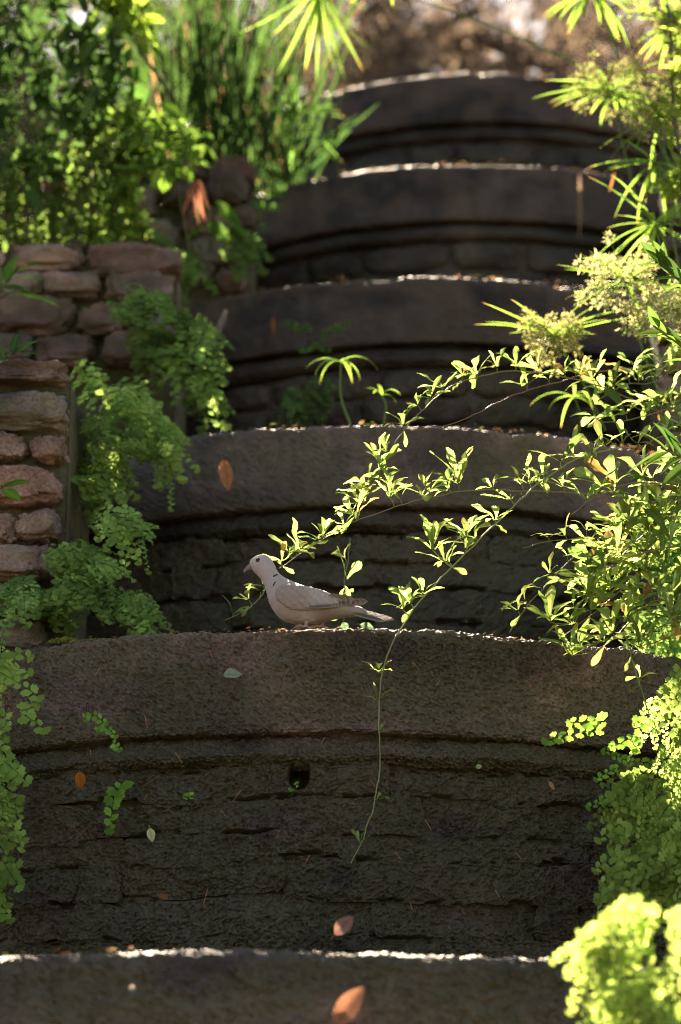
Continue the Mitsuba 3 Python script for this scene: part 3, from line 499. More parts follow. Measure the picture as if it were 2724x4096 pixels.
sedge('umbrella sedge whose thin bracts tangle at the right edge below the big flower head', (2640, 480), (2760, 1000, 6.3), 84, 34, .19, 6.2, wid=.010, fan=(.7, 2.2), flower=.09, arch=(.2, .9))
sedge('umbrella sedge at the right edge under the white sunlit flower heads', (2620, 900), (2740, 1500, 6.0), 85, 30, .19, 5.9, wid=.010, fan=(.7, 2.2), arch=(.2, .9))
# ------------------------------------------------------------------ reeds and shrubs, upper left
def reeds(label, px, py, y, n, seed, H, spread, lean=.18, col=((.04, .09, .018), (.08, .15, .03))):
    rng = np.random.default_rng(seed); key = thing('reed_clump', label, 'reeds'); o = at(px, py, y)
    for i in range(n):
        b = o + np.array([rng.normal() * spread, rng.uniform(-.2, .3), -.02]); h = H * rng.uniform(.6, 1.1); d = nrm([rng.normal() * lean, rng.normal() * lean * .7, 1])
        sd = nrm([rng.normal(), rng.normal(), 0]); v, f = blade(h, rng.uniform(.010, .02), strap, fold=.4, curl=rng.uniform(.05, .55), nl=14, nw=3)
        c = green(rng, *col)
        if rng.uniform() < .06: c = np.array([.2, .13, .06])
        obj('blade', (place(v, b, d, sd), f), 'leaf', key, color=leaf_color(c, 14, 3, 1.1))
reeds('tall dense dark reed clump at the top between the left shrub and the hanging sedge', 830, 690, 8.2, 200, 91, 1.1, .15, lean=.22, col=((.02, .045, .012), (.045, .085, .02)))
reeds('lower arching grass tuft beside the left end of the topmost wall', 1050, 720, 8.3, 80, 92, .42, .10, lean=.5, col=((.02, .05, .014), (.05, .095, .022)))
def shrub(label, stems, seed, n, L, wid, poly, y0, y1, cols, mat='glossy_leaf', shape=ellip, twig=3, foc=None):
    """stems: lists of (pixel x, y, depth); leaves cluster on twigs that spread through the polygon"""
    rng = np.random.default_rng(seed); key = thing('leafy_shrub', label, 'shrub'); paths = []
    for st in stems:
        p = catmull([at(*q) for q in st], 24); paths.append(p); m = MB(); m.add(*tube(p, np.linspace(.006, .002, 24)), (.05, .038, .026)); m.put('stem', 'painted', key)
    allp = np.vstack(paths); poly = np.array(poly, float); lo, hi = poly.min(0), poly.max(0); fol, tw, got = MB(), MB(), 0
    while got < n:
        x, y = rng.uniform(lo, hi)
        if not inside(poly, x, y): continue
        got += 1; q = at(x, y, rng.uniform(y0, y1)); o = allp[np.argmin(np.linalg.norm((allp - q) * [1, 1, 1.3], axis=1))]
        d = nrm(q - o + [0, 0, .05]); tw.add(*tube(catmull([o, (o + q) / 2 + [0, 0, .02], q], 6), .0011, 4), (.06, .05, .03))
        for j in range(rng.integers(5, 10)):
            dd = nrm(d * .5 + rand_dir(rng) * .9 + [0, -.1, .1]); nn = nrm(np.array([0, -.3, 1]) + rand_dir(rng) * .6); l = L * rng.uniform(.5, 1.2)
            v, f = blade(l, l * wid * rng.uniform(.8, 1.2), shape, fold=.25, curl=rng.uniform(.1, .8), nl=6, nw=3)
            fol.add(place(v, q - d * rng.uniform(0, .05) + rand_dir(rng) * .008, dd, nn), f, green(rng, *cols))
    fol.put('foliage', mat, key, kind='stuff'); tw.put('twig', 'painted', key, kind='stuff')
    return key
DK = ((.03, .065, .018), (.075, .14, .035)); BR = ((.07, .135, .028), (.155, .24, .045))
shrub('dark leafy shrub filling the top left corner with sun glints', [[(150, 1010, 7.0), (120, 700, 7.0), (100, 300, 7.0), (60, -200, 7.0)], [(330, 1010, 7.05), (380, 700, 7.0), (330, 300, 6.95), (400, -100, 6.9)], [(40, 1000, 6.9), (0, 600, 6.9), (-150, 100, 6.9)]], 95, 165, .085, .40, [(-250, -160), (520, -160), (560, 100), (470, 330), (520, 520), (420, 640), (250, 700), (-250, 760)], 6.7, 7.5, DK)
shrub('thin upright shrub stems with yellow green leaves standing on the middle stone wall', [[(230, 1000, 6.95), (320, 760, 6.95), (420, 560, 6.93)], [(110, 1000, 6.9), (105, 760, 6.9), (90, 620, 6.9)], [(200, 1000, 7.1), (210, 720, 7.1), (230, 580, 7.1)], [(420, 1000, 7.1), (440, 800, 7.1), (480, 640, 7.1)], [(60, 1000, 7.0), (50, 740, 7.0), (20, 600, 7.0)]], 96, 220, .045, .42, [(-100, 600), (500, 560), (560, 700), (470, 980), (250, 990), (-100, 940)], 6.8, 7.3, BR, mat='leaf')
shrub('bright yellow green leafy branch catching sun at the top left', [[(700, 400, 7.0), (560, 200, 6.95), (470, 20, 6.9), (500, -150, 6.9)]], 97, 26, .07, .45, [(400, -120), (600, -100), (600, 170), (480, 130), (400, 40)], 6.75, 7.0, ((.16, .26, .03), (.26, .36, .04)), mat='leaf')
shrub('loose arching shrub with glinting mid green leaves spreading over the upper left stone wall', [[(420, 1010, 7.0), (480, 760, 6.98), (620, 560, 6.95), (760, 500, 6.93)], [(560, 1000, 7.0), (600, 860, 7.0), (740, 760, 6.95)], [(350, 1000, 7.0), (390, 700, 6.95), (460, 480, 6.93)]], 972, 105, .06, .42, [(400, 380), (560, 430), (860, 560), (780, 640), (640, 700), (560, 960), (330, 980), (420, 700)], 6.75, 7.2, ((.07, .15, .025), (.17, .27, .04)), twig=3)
shrub('pale sunlit shrub tips crowding the top right corner among sedges', [[(2790, 900, 6.0), (2700, 500, 6.0), (2680, 100, 6.0), (2640, -150, 6.0)]], 973, 34, .055, .34, [(2480, -100), (2790, -100), (2790, 800), (2640, 760), (2680, 300)], 5.9, 6.2, ((.17, .25, .035), (.25, .32, .05)), mat='leaf')
def broad(label, pts, leaves, seed, cols):
    rng = np.random.default_rng(seed); key = thing('broadleaf_plant', label, 'plant'); p = catmull([at(*q) for q in pts], 16); m = MB(); m.add(*tube(p, np.linspace(.004, .002, 16)), (.07, .09, .03)); m.put('stem', 'painted', key)
    for (ax, ay, bx, by, y, w) in leaves:
        a, b = at(ax, ay, y), at(bx, by, y - .03); l = np.linalg.norm(b - a); o = p[np.argmin(np.linalg.norm(p - a, axis=1))]
        v, f = blade(l, l * w, ellip, fold=.2, curl=rng.uniform(.15, .6), nl=9, nw=5)
        lf = MB(); lf.add(place(v, a, b - a, nrm(np.array([0, -.75, .8]) + rand_dir(rng) * .25)), f, leaf_color(green(rng, *cols), 9, 5, 1.3)); lf.add(*tube(np.stack([o, (o + a) / 2 + [0, 0, .006], a]), .0014, 4), (.09, .12, .03)); lf.put('leaf', 'leaf', key)
broad('plant with broad lobed mid green leaves in front of the upper left stone wall', [(760, 1010, 7.2), (720, 800, 7.15), (690, 640, 7.1)], [(690, 660, 560, 600, 7.1, .6), (690, 660, 790, 600, 7.08, .65), (680, 650, 650, 760, 7.06, .6), (700, 660, 770, 720, 7.06, .7), (690, 640, 680, 560, 7.1, .5), (620, 470, 800, 570, 7.05, .4), (560, 430, 700, 500, 7.05, .5), (620, 420, 740, 440, 7.02, .6), (650, 430, 740, 470, 7.0, .6)], 98, ((.08, .17, .02), (.15, .27, .03)))
broad('plant with large dark round leaves near the top left in front of the reeds', [(560, 560, 7.0), (540, 420, 7.0), (520, 300, 7.0)], [(500, 270, 400, 200, 7, .8), (500, 270, 590, 320, 6.98, .9), (510, 260, 520, 180, 7, .8), (500, 290, 430, 340, 6.97, .8), (540, 330, 560, 420, 6.98, .7), (480, 240, 340, 240, 7, .7)], 99, ((.04, .10, .02), (.07, .15, .025)))
broad('plant with drooping dark leaves over the left end of the second highest wall', [(840, 1000, 7.3), (850, 880, 7.25), (870, 800, 7.2)], [(860, 800, 980, 900, 7.2, .45), (870, 850, 1010, 930, 7.18, .4), (850, 860, 950, 850, 7.2, .5), (840, 880, 900, 960, 7.2, .5), (850, 820, 760, 870, 7.2, .45), (830, 900, 740, 940, 7.2, .45)], 100, ((.05, .12, .02), (.10, .20, .03)))
broad('sprig of pale leaves poking in at the left edge above the pinkish wall stub', [(-80, 1220, 5.9), (0, 1160, 5.9), (60, 1090, 5.9)], [(40, 1110, 150, 1020, 5.9, .3), (40, 1120, 170, 1080, 5.88, .3), (20, 1130, 60, 1010, 5.9, .4), (0, 1150, 120, 1140, 5.88, .35), (30, 1180, 240, 1170, 5.86, .3), (0, 1140, -40, 1030, 5.9, .5)], 101, ((.07, .15, .03), (.13, .24, .04)))
broad('dark glossy sprig on top of the pinkish wall stub at the left edge', [(-60, 1500, 5.6), (10, 1440, 5.6), (70, 1400, 5.6)], [(40, 1420, 150, 1350, 5.6, .35), (50, 1420, 60, 1330, 5.6, .4), (20, 1430, -40, 1340, 5.6, .45), (30, 1440, 130, 1440, 5.58, .35), (0, 1430, 60, 1480, 5.58, .4), (60, 1410, 170, 1400, 5.58, .3)], 102, ((.04, .10, .03), (.09, .18, .035)))
broad('little light green leaf tip at the left edge in front of the pinkish stones', [(-60, 1990, 5.3), (-20, 1965, 5.3), (10, 1950, 5.3)], [(5, 1950, 120, 1910, 5.3, .38), (10, 1958, 80, 1990, 5.29, .5), (5, 1945, 50, 1900, 5.3, .4)], 103, ((.12, .24, .03), (.17, .31, .04)))
def dry_leaves(label, o, tips, y, seed):
    rng = np.random.default_rng(seed); key = thing('withered_leaf', label, 'dead leaf'); a = at(*o, y)
    for i, (bx, by) in enumerate(tips):
        b = at(bx, by, y - .01 * i); l = np.linalg.norm(b - a); v, f = blade(l, l * .15, ellip, fold=.7, curl=.4, nl=8, nw=5, twist=.8)
        obj('lobe', (place(v, a, b - a, nrm([rng.uniform(-.5, .5), -1, .1])), f), 'dull_leaf', key, color=leaf_color((.22 + .08 * rng.uniform(), .115, .07), 8, 5))
dry_leaves('withered orange brown leaf hanging under the broad green leaves at upper left', (788, 715), [(735, 860), (785, 890), (815, 870), (840, 820), (770, 800)], 7.0, 104)

# ------------------------------------------------------------------ background trees
def tree(label, x, y, h, seed, nclump, spread, col, limbs=(), crown0=.25, leaf=.062, per=165):
    rng = np.random.default_rng(seed); key = thing('background_tree', label, 'tree'); z0 = RIM[5][2] - .2
    tr = catmull([(x, y, z0 - .4), (x + rng.normal() * .1, y, z0 + h * .35), (x + rng.normal() * .3, y, z0 + h * .8)], 20); obj('trunk', tube(tr, np.linspace(.16, .05, 20), 10), 'bark', key)
    ends = [tr[i] for i in range(5, 20, 3)]
    for L in limbs:
        p = catmull([at(*q) for q in L], 14); obj('limb', tube(p, np.linspace(.075, .03, 14), 8), 'bark', key); ends += [p[5], p[-1]]
    for i in range(9):
        s = tr[rng.integers(5, 19)]; d = nrm([rng.normal(), rng.normal() * .7, rng.uniform(.0, .8)]); l = spread * rng.uniform(.5, 1); p = catmull([s, s + d * l * .5 + [0, 0, .1], s + d * l], 10)
        obj('limb', tube(p, np.linspace(.05, .015, 10), 6), 'bark', key); ends += [p[5], p[-1]]
    m = MB(); q = np.array([[0, 0, 0], [.5, .3, .05], [1, 0, 0], [.5, -.3, .05]]); qf = np.array([[0, 1, 2], [0, 2, 3]])
    for i in range(nclump):
        e = ends[rng.integers(len(ends))]; c = e + rng.normal(size=3) * [spread * .42, spread * .3, h * .14]; c[2] = max(c[2], z0 + h * crown0); rad = rng.uniform(.18, .42)
        if any(np.linalg.norm((c - at(gx_, gy_, c[1]))[[0, 2]]) < r_ for gx_, gy_, r_ in ((2115, 100, .21), (2500, 150, .15), (2540, 270, .13))): continue
        tint = rng.uniform(.6, 1.4)
        n = per; D = nrm(rng.normal(size=(n, 3))); N = nrm(rng.normal(size=(n, 3)) + [0, 0, .6]); O = c + D * rad * rng.uniform(.2, 1, (n, 1))**.6; Y = nrm(np.cross(N, D)); sz = leaf * rng.uniform(.6, 1.3, (n, 1, 1))
        V = O[:, None] + sz * (q[None, :, :1] * D[:, None] + q[None, :, 1:2] * Y[:, None] + q[None, :, 2:] * N[:, None])
        m.add(V.reshape(-1, 3), (qf[None] + 4 * np.arange(n)[:, None, None]).reshape(-1, 3), np.repeat(np.asarray(col) * tint * rng.uniform(.7, 1.3, (n, 1)), 4, 0))
    m.put('crown', 'dull_leaf', key, kind='stuff')
TAN = (.16, .125, .09)
tree('brown leaved tree with crossing dark limbs behind the topmost wall', 1.0, 15.5, 4.6, 201, 399, 2.0, TAN, limbs=[[(1480, 30, 15), (1640, 180, 15), (1760, 110, 15), (1900, 40, 15)], [(1900, 130, 15), (2040, 200, 15), (2160, 260, 15), (2260, 300, 15)], [(1640, 180, 15), (1600, 320, 15), (1620, 420, 15)]])
tree('brown leaved tree at the top right behind the umbrella sedges', 3.2, 17.0, 5.0, 202, 380, 2.2, TAN)
tree('brown green tree behind the reeds', -1.2, 16.5, 5.0, 203, 380, 2.2, (.075, .075, .04))
tree('dark green tree behind the top left shrub', -3.8, 15.0, 5.0, 204, 600, 2.2, (.05, .075, .03))
tree('distant tan tree closing the view behind the nearer brown trees', 1.6, 22.0, 7.0, 205, 633, 3.2, TAN, crown0=.05, leaf=.085)
tree('distant brown tree farther left, seen only in gaps between the reeds', -2.6, 23.0, 7.2, 206, 551, 3.2, (.12, .10, .055), crown0=.05, leaf=.085)

# ------------------------------------------------------------------ the dove
def dove():
    key = thing('dove', 'pale grey beige collared dove standing in profile on the mossy lip', 'bird')
    Yd = 4.975; u = .4464
    def P2(x, y, dy=0.): return at(930 + x * u, 2150 + y * u, Yd + dy)      # the bird's side view, traced in a frame of its own
    k = np.linalg.norm(P2(1000, 400) - P2(0, 400)) / 1000                       # metres per unit of that frame
    sph = np.array(trimesh.creation.icosphere(2).vertices)
    def ell(x, y, rx, ry, w, rot=0., dy=0.):
        a = math.radians(rot); v = sph * [rx * k, w * k, ry * k]; v = np.stack([v[:, 0] * math.cos(a) + v[:, 2] * math.sin(a), v[:, 1], -v[:, 0] * math.sin(a) + v[:, 2] * math.cos(a)], -1)
        return v + P2(x, y, dy)
    def hull(*e): return m3.Manifold.hull_points(np.vstack(e).astype(np.float32))
    head, cheek = ell(266, 238, 116, 98, 86, 8), ell(214, 238, 76, 66, 64)
    nape, neck = ell(324, 330, 76, 76, 72, 20), ell(372, 408, 88, 88, 88, 30)
    chest, breast = ell(478, 545, 150, 165, 158, 35), ell(548, 596, 190, 186, 178, 22)
    belly, rump = ell(695, 612, 192, 166, 168, 18), ell(850, 615, 160, 115, 130, 22)
    vent, tailb = ell(990, 650, 110, 62, 80, 18), ell(1135, 656, 92, 42, 58, 18)
    thigh, thigh2 = ell(662, 728, 46, 58, 40, 0, -.018), ell(800, 726, 44, 56, 38, 0, .018)
    body = m3.Manifold.batch_boolean([hull(head, cheek), hull(head, nape), hull(nape, neck), hull(neck, chest), hull(chest, breast), hull(breast, belly), hull(belly, rump), hull(rump, vent), hull(vent, tailb), hull(belly, thigh), hull(belly, thigh2)], m3.OpType.Add)
    b = body.refine_to_length(.0035).to_mesh(); tm = trimesh.Trimesh(b.vert_properties[:, :3], b.tri_verts, process=True)
    trimesh.smoothing.filter_taubin(tm, lamb=.55, nu=-.53, iterations=26); tm = tm.subdivide(); trimesh.smoothing.filter_taubin(tm, lamb=.5, nu=-.53, iterations=8)
    v = np.array(tm.vertices); n = np.array(tm.vertex_normals); v = v + n * (fb(v * [1, 1, 1], 150, 2, 8) * .0010)[:, None]
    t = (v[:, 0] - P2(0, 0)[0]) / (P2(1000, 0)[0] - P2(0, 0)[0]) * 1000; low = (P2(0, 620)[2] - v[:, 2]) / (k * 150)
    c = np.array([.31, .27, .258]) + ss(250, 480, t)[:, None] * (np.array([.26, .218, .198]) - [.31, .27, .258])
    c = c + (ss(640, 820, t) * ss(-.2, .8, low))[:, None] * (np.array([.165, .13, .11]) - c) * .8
    c = c * (.88 + .24 * meshkit.fbm(v * [90, 200, 200], 3, 4))[:, None]
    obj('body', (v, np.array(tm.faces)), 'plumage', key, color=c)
    # bill
    bill = m3.Manifold.batch_boolean([hull(ell(168, 262, 30, 32, 30), ell(130, 279, 18, 19, 15, 40)), hull(ell(130, 279, 18, 19, 15, 40), ell(106, 303, 9, 12, 8))], m3.OpType.Add).refine_to_length(.0015).to_mesh()
    tb = trimesh.Trimesh(bill.vert_properties[:, :3], bill.tri_verts); trimesh.smoothing.filter_taubin(tb, iterations=6)
    obj('bill', tb, 'painted', key, color=np.tile([.13, .115, .115], (len(tb.vertices), 1)))
    def on(x, y, lift):                                                       # a point of the near side of the body, lift units proud of it
        o = P2(x, y) + [0, -.2, 0]; hit, _, tri = tm.ray.intersects_location([o], [[0, 1, 0]])
        h = hit[np.argmin(hit[:, 1])] if len(hit) else P2(x, y, -.01)
        return h + [0, -lift * k, 0]
    # eyes with their pale rings
    for s in (-1, 1):
        o = P2(231, 221); o[1] += s * abs(on(231, 221, -1.5)[1] - o[1]); obj('eye', (np.array(ICOV) * [20 * k, 10 * k, 20 * k] + o, ICOF), 'eye_gloss', key)
        r = tube(np.stack([o + np.array([math.cos(a) * 21 * k, s * -3 * k, math.sin(a) * 21 * k]) for a in np.linspace(0, 2 * math.pi, 20)]), 2.2 * k, 6)
        obj('eye_ring', r, 'painted', key, color=np.tile([.30, .255, .235], (len(r[0]), 1)))
    # the half collar
    for q, wd in ((((362, 374), (385, 360), (412, 344)), 9), (((364, 466), (376, 442), (390, 416)), 7)):
        pts = np.array([on(x, y, -2) for x, y in q]); p = catmull(pts, 8); m = tube(p, np.array([.3, .8, 1, 1, 1, 1, .8, .3]) * wd * k, 8)
        obj('collar_mark', m, 'plumage', key, color=np.tile([.035, .032, .035], (len(m[0]), 1)))
    # wings: a smooth shield of coverts, then flight feathers in overlapping blades with pale edges
    def feather(par, name, a, b, w, y0, y1, col, edge, tilt, s, round_tip=.35):
        A, B = P2(*a, y0), P2(*b, y1); l = np.linalg.norm(B - A); nl, nw = 16, 9
        tt, sa = np.linspace(0, 1, nl), np.linspace(-1, 1, nw); TT, SS = np.meshgrid(tt, sa, indexing='ij')
        wd = np.minimum(.55 + 1.2 * TT, 1) * np.sqrt(np.clip(1 - (np.clip(TT - (1 - round_tip), 0, 1) / round_tip)**2.4, 0, 1)) * w * k / 2
        d = nrm(B - A); N = nrm(np.array([0, -s * math.cos(tilt), math.sin(tilt)])); Yv = nrm(np.cross(N, d)); N = np.cross(d, Yv)
        p = A + (TT * l)[..., None] * d + (SS * wd)[..., None] * Yv + ((1 - SS**2) * w * k * .09)[..., None] * N
        thick = np.concatenate([p.reshape(-1, 3), (p - N * .0009).reshape(-1, 3)]); f = np.vstack([grid_faces(nl, nw), grid_faces(nl, nw, nl * nw)[:, ::-1]])
        e = np.clip(ss(.55, .95, np.abs(SS)) + ss(.86, .97, TT), 0, 1)[..., None]; c = (np.asarray(col) * (1 - e) + np.asarray(edge) * e) * (1 - .25 * np.exp(-(SS / .12)**2))[..., None]
        obj(name, (thick, f), 'plumage', par, color=np.vstack([c.reshape(-1, 3)] * 2))
    for s in (-1, 1):
        def sh(x, y, rx, ry, rot, dy, w=26): return ell(x, y, rx, ry, w, rot, dy * k * -s * -1)
        g = 1 if s == -1 else .96
        pcs = [ell(455, 500, 78, 92, 30, 20, s * 128 * k), ell(560, 540, 130, 122, 36, 25, s * 158 * k), ell(690, 545, 150, 108, 36, 22, s * 152 * k), ell(840, 545, 112, 58, 30, 20, s * 118 * k), ell(960, 560, 50, 24, 24, 18, s * 92 * k)]
        wm = m3.Manifold.batch_boolean([hull(pcs[i], pcs[i + 1]) for i in range(4)], m3.OpType.Add).refine_to_length(.004).to_mesh(); tw = trimesh.Trimesh(wm.vert_properties[:, :3], wm.tri_verts)
        trimesh.smoothing.filter_taubin(tw, lamb=.55, nu=-.53, iterations=16); tw = tw.subdivide(); vv = np.array(tw.vertices); tx = (vv[:, 0] - P2(0, 0)[0]) / k
        # rows of covert feathers stand out as shallow scales
        hz = (P2(0, 400)[2] - vv[:, 2]) / k; row = np.floor((hz + tx * .28) / 46); fu = ((tx - hz * .2) / 62 + .5 * (row % 2)) % 1; scale = (1 - fu)**2 * .0016
        vv = vv + np.array(tw.vertex_normals) * (scale + fb(vv, 120, 2, 3) * .0008)[:, None]
        shade = ss(520, 700, tx - hz * .4)[:, None]; cw = np.array([.215, .176, .154]) * (1 - shade) + np.array([.275, .243, .226]) * shade; cw = cw * (.86 + .28 * meshkit.fbm(vv * [60, 60, 140], 3, 6))[:, None] * (1 - .09 * (fu > .85))[:, None]
        wk = obj('wing', (vv, np.array(tw.faces)), 'plumage', key, color=cw)
        brown, pale, grey = (.075, .061, .055), (.23, .195, .175), (.085, .074, .07)
        for i in range(6):                                                    # primaries, the longest reaching over the tail
            feather(wk, 'flight_feather', (800 + 16 * i, 600 - 5 * i), (1212 - 46 * i, 572 + 4 * i), 62 - 3 * i, s * (100 + 7 * i) * k, s * (44 + 13 * i) * k, brown, (.2, .17, .15), .35, s, .22)
        for i in range(4):                                                    # tertials with wide pale edges
            feather(wk, 'flight_feather', (700 + 20 * i, 520 + 4 * i), (1092 - 62 * i, 556 + 3 * i), 74, s * (136 - 2 * i) * k, s * (96 + 14 * i) * k, (.15, .125, .11), pale, .5, s, .3)
        for i in range(4):                                                    # secondaries along the lower edge
            feather(wk, 'flight_feather', (690 + 30 * i, 622 + 5 * i), (905 + 28 * i, 612 - 4 * i), 34, s * (202 - 12 * i) * k, s * (158 - 12 * i) * k, grey, (.22, .19, .17), .15, s, .3)
    tk = None
    for i in range(9):                                                        # tail
        j = i - 4; a, bb = (985, 618 + abs(j) * 7), (1450 - abs(j) * 20, 738 + abs(j) * 3)
        feather(key, 'tail_feather', a, bb, 60, j * 9 * k, j * 14 * k, (.15, .125, .11) if abs(j) < 4 else (.07, .06, .056), (.18, .152, .138), .55, 1, .3)
    for (x, dy) in ((640, -.018), (785, .016)):
        foot = P2(x, 818, dy); p = catmull([P2(x + 25, 742, dy), P2(x + 18, 782, dy), foot + [0, 0, .004]], 8); m = MB(); m.add(*tube(p, np.linspace(.0042, .0028, 8), 8), (.27, .17, .15))
        for a in (-2.5, -3.14, -3.8, .1):
            e = foot + np.array([math.cos(a), math.sin(a), 0]) * (.022 if a < 0 else .012); m.add(*tube(catmull([foot + [0, 0, .004], (foot + e) / 2 + [0, 0, .006], e + [0, 0, .001]], 7), np.linspace(.0024, .0012, 7), 7), (.27, .17, .15))
        m.put('leg', 'painted', key)
dove()

# ------------------------------------------------------------------ things lying and stuck on the walls
def fallen(label, a, b, y, w, col, seed, curl=.4, fold=.25, mat='dull_leaf', nrml=(0, -1, .25), name='fallen_leaf', cat='fallen leaf', group=None, stalk=True):
    rng = np.random.default_rng(seed); A, B = at(*a, y), at(*b, y); l = np.linalg.norm(B - A); v, f = blade(l, w, ellip, fold=fold, curl=curl, nl=12, nw=7, wav=.05, rng=rng, twist=rng.uniform(-.4, .4))
    c = leaf_color(col, 12, 7, .7) * (.75 + .5 * meshkit.fbm(v * 220, 3, seed))[:, None]
    key = thing(name, label, cat, group); m = MB(); m.add(place(v, A, B - A, nrm(nrml)), f, c)
    if stalk: m.add(*tube(np.stack([A, A + nrm(A - B) * l * .12 + [0, .002, .002], A + nrm(A - B) * l * .22]), .0007, 4), np.asarray(col) * .6)
    mm, cc = m.done(); scene[key] = mikit.ply(mm, mat, smooth=True, color=cc); return key
fallen('orange brown leaf stuck upright on the coping behind the dove', (890, 1838), (918, 1958), 5.965, .036, (.38, .17, .085), 1, nrml=(.15, -1, .2))
fallen('pale green torn leaf stuck flat on the mossy coping below the dove', (893, 2700), (970, 2695), 4.985, .030, (.22, .28, .18), 2, curl=.15, mat='glossy_leaf', nrml=(0, -.85, .5), stalk=False)
fallen('small oval yellow green leaf stuck on the lower mossy wall', (598, 3312), (610, 3368), 4.955, .017, (.42, .45, .22), 3, curl=.2)
fallen('small dark orange leaf on the mossy wall left of the hanging frond', (318, 3085), (326, 3155), 5.02, .022, (.30, .11, .02), 4)
fallen('pinkish brown leaf standing on the lowest lip', (1340, 3740), (1412, 3655), 4.35, .026, (.24, .13, .10), 5, curl=.5)
fallen('large orange brown leaf in front of the lowest wall at the bottom edge', (1340, 4110), (1452, 3935), 3.93, .036, (.27, .125, .07), 6, curl=.35, fold=.5)
fallen('small brown curled leaf lodged in a crack of the lower mossy wall', (630, 3580), (675, 3592), 4.93, .012, (.16, .085, .04), 7)
fallen('pale tan chip leaf on the lowest wall at left', (515, 3950), (545, 3955), 3.97, .011, (.34, .27, .2), 8, curl=.1, stalk=False)
fallen('tan husk leaning on the mossy wall at right', (2195, 3125), (2220, 3160), 4.93, .008, (.30, .19, .11), 9)
fallen('tiny round pale leaf on the mossy wall under the right coping', (1904, 3072), (1926, 3060), 4.945, .010, (.24, .32, .14), 10, curl=.1, stalk=False)
fallen('grey green leaf lying on the lip behind the dove tail, longer of two', (1440, 2500), (1500, 2512), 5.02, .018, (.12, .19, .10), 12, curl=.3, mat='leaf')
fallen('small upright leaf on the lip under the dove tail', (1385, 2520), (1370, 2486), 5.0, .018, (.10, .17, .08), 13, curl=.3, mat='leaf')
fallen('rust red leaf strip on the coping of the third basin wall', (1093, 1268), (1094, 1345), 6.96, .008, (.32, .10, .03), 14, stalk=False)
fallen('dry orange bract hanging at the right in front of the second highest wall', (2460, 690), (2437, 765), 6.4, .007, (.32, .14, .05), 15)
fallen('pale straw streak on the coping of the second highest wall at right', (2318, 690), (2324, 945), 7.93, .012, (.20, .14, .09), 16, stalk=False)
fallen('tan twig leaning at the left end of the third basin wall', (905, 1240), (860, 1360), 6.95, .018, (.26, .22, .17), 17, stalk=False)
fallen('orange leaf caught among the vine leaves at the right edge', (2590, 2330), (2580, 2390), 4.93, .013, (.24, .11, .045), 18, curl=1.0)
fallen('small brown dead leaf hanging in the vine left of the orange one', (2370, 2180), (2395, 2235), 4.93, .014, (.30, .13, .06), 19, curl=.9)
fallen('yellow orange leaf at the right edge above the fern', (2690, 2480), (2720, 2560), 4.92, .018, (.30, .22, .06), 20, curl=.6)
rng = np.random.default_rng(77)
NEEDLES = [(400, 2670), (835, 2600), (1080, 2740), (1040, 2810), (578, 2860), (1155, 2670), (1480, 3120), (965, 3160), (1120, 3320), (590, 3180), (1640, 3610), (360, 3000), (1700, 3280), (880, 3240), (2100, 2720), (2112, 2740), (1760, 2720), (1300, 2950), (1240, 3420), (830, 3560), (1980, 3560), (1650, 2650), (700, 3010), (1580, 3410), (2060, 3410)]
NC, NS = sorted(q for q in NEEDLES if q[1] < 2930), sorted(q for q in NEEDLES if q[1] >= 2930)
for (x, y) in NEEDLES:
    a = rng.uniform(.7, 2.4); l = rng.uniform(18, 60); depth = (4.958 if y < 2930 else 4.935) + (x - 1250)**2 * 1.02e-7
    A, B = at(x, y, depth), at(x + l * math.cos(a), y + l * math.sin(a), depth); v, f = tube(catmull([A, (A + B) / 2 + [0, -.002, .001], B], 6), .00075, 4)
    where = 'mossy coping' if y < 2930 else 'mossy stones'; row = NC if y < 2930 else NS
    k = thing('pine_needle', f'rusty pine needle on the {where}, number {row.index((x, y)) + 1} from left', 'pine needle', 'pine needles on the mossy wall'); scene[k] = mikit.ply((v, f), 'painted', smooth=True, color=np.tile([.26, .10, .045], (len(v), 1)))
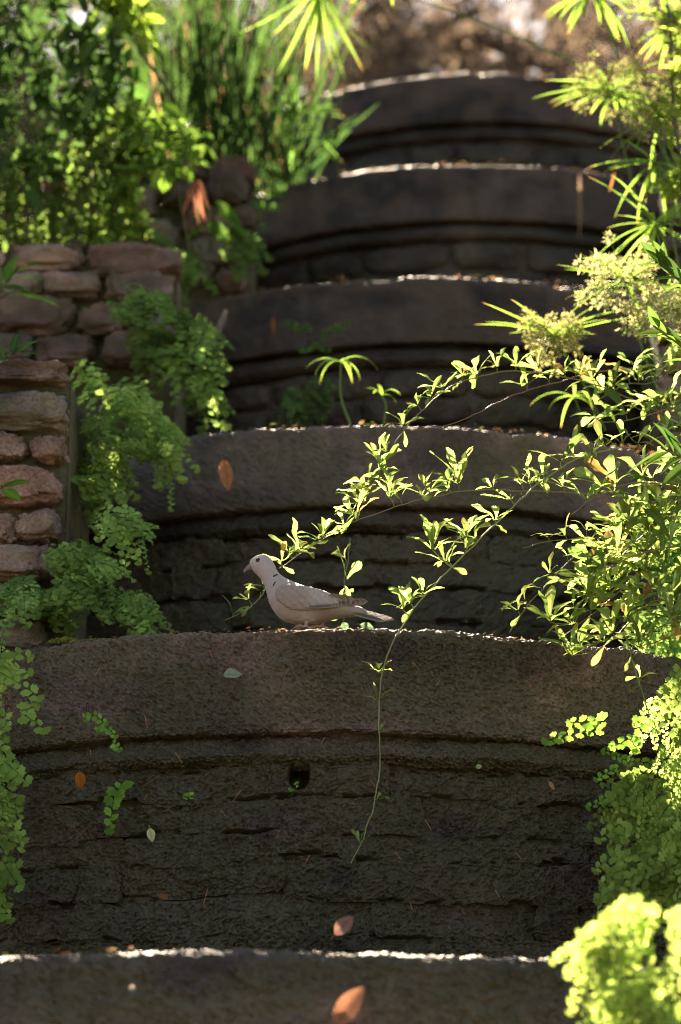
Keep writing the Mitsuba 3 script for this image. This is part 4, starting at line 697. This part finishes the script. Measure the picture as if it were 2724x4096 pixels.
def moss_clump(label, x0, x1, py, y, h, seed, n, col):
    rng = np.random.default_rng(seed); m = MB()
    for i in range(n):
        t = rng.uniform(); o = at(x0 + (x1 - x0) * t, py, y + rng.uniform(-.012, .02)); o[1] += ((o[0] - RIM[1][0])**2) * .42 * 0; s = h * (.35 + .65 * math.sin(math.pi * t)**.6) * rng.uniform(.5, 1)
        for j in range(7):
            d = nrm([rng.normal() * .6, rng.normal() * .6 - .25, 1]); v, f = blade(s * rng.uniform(.5, 1), s * .28, ellip, curl=.6, nl=3, nw=3); m.add(place(v, o, d, rand_dir(rng)), f, np.asarray(col) * rng.uniform(.6, 1.5))
    k = thing('moss_cushion', label, 'moss'); mm, cc = m.done(); scene[k] = mikit.ply(mm, 'moss', smooth=True, color=cc); labels[k]['kind'] = 'stuff'
moss_clump('yellow green moss cushion on the left end of the mossy lip', 195, 320, 2575, 5.16, .02, 1, 260, (.12, .13, .03))
moss_clump('low strip of moss along the lip right of the moss cushion', 320, 500, 2565, 5.11, .010, 2, 260, (.10, .11, .03))

for k, where in ((0, 'lowest lip'), (1, 'lip the dove stands on'), (2, 'lip behind the dove'), (3, 'third lip above the dove'), (4, 'second highest lip'), (5, 'topmost lip')):
    rng = np.random.default_rng(800 + k); m = MB()
    for i in range(230):
        ph = rng.uniform(-.75, .75); off = rng.uniform(-.05, -.004); o = ring(k, np.array([ph]), np.array([off]), np.array([0.]))[0] + [0, 0, .004 + rng.uniform(-.004, .003)]
        if meshkit.noise(np.array([[ph * 9, k, .5]]))[0] < .42: continue
        d = nrm([rng.normal(), rng.normal(), rng.uniform(-.15, .5)]); l = rng.uniform(.006, .022); v, f = blade(l, l * rng.uniform(.15, .5), ellip, curl=rng.uniform(.2, 1.2), nl=4, nw=3)
        m.add(place(v, o, d, nrm([rng.normal() * .5, rng.normal() * .5, 1])), f, np.array([(.22, .11, .05), (.14, .08, .05), (.10, .12, .03), (.30, .2, .1)][rng.integers(4)]) * rng.uniform(.6, 1.2))
    kk = thing('leaf_litter', f'scattered tiny dry leaf litter on the {where}', 'leaf litter'); mm, cc = m.done(); scene[kk] = mikit.ply(mm, 'dull_leaf', smooth=True, color=cc); labels[kk]['kind'] = 'stuff'
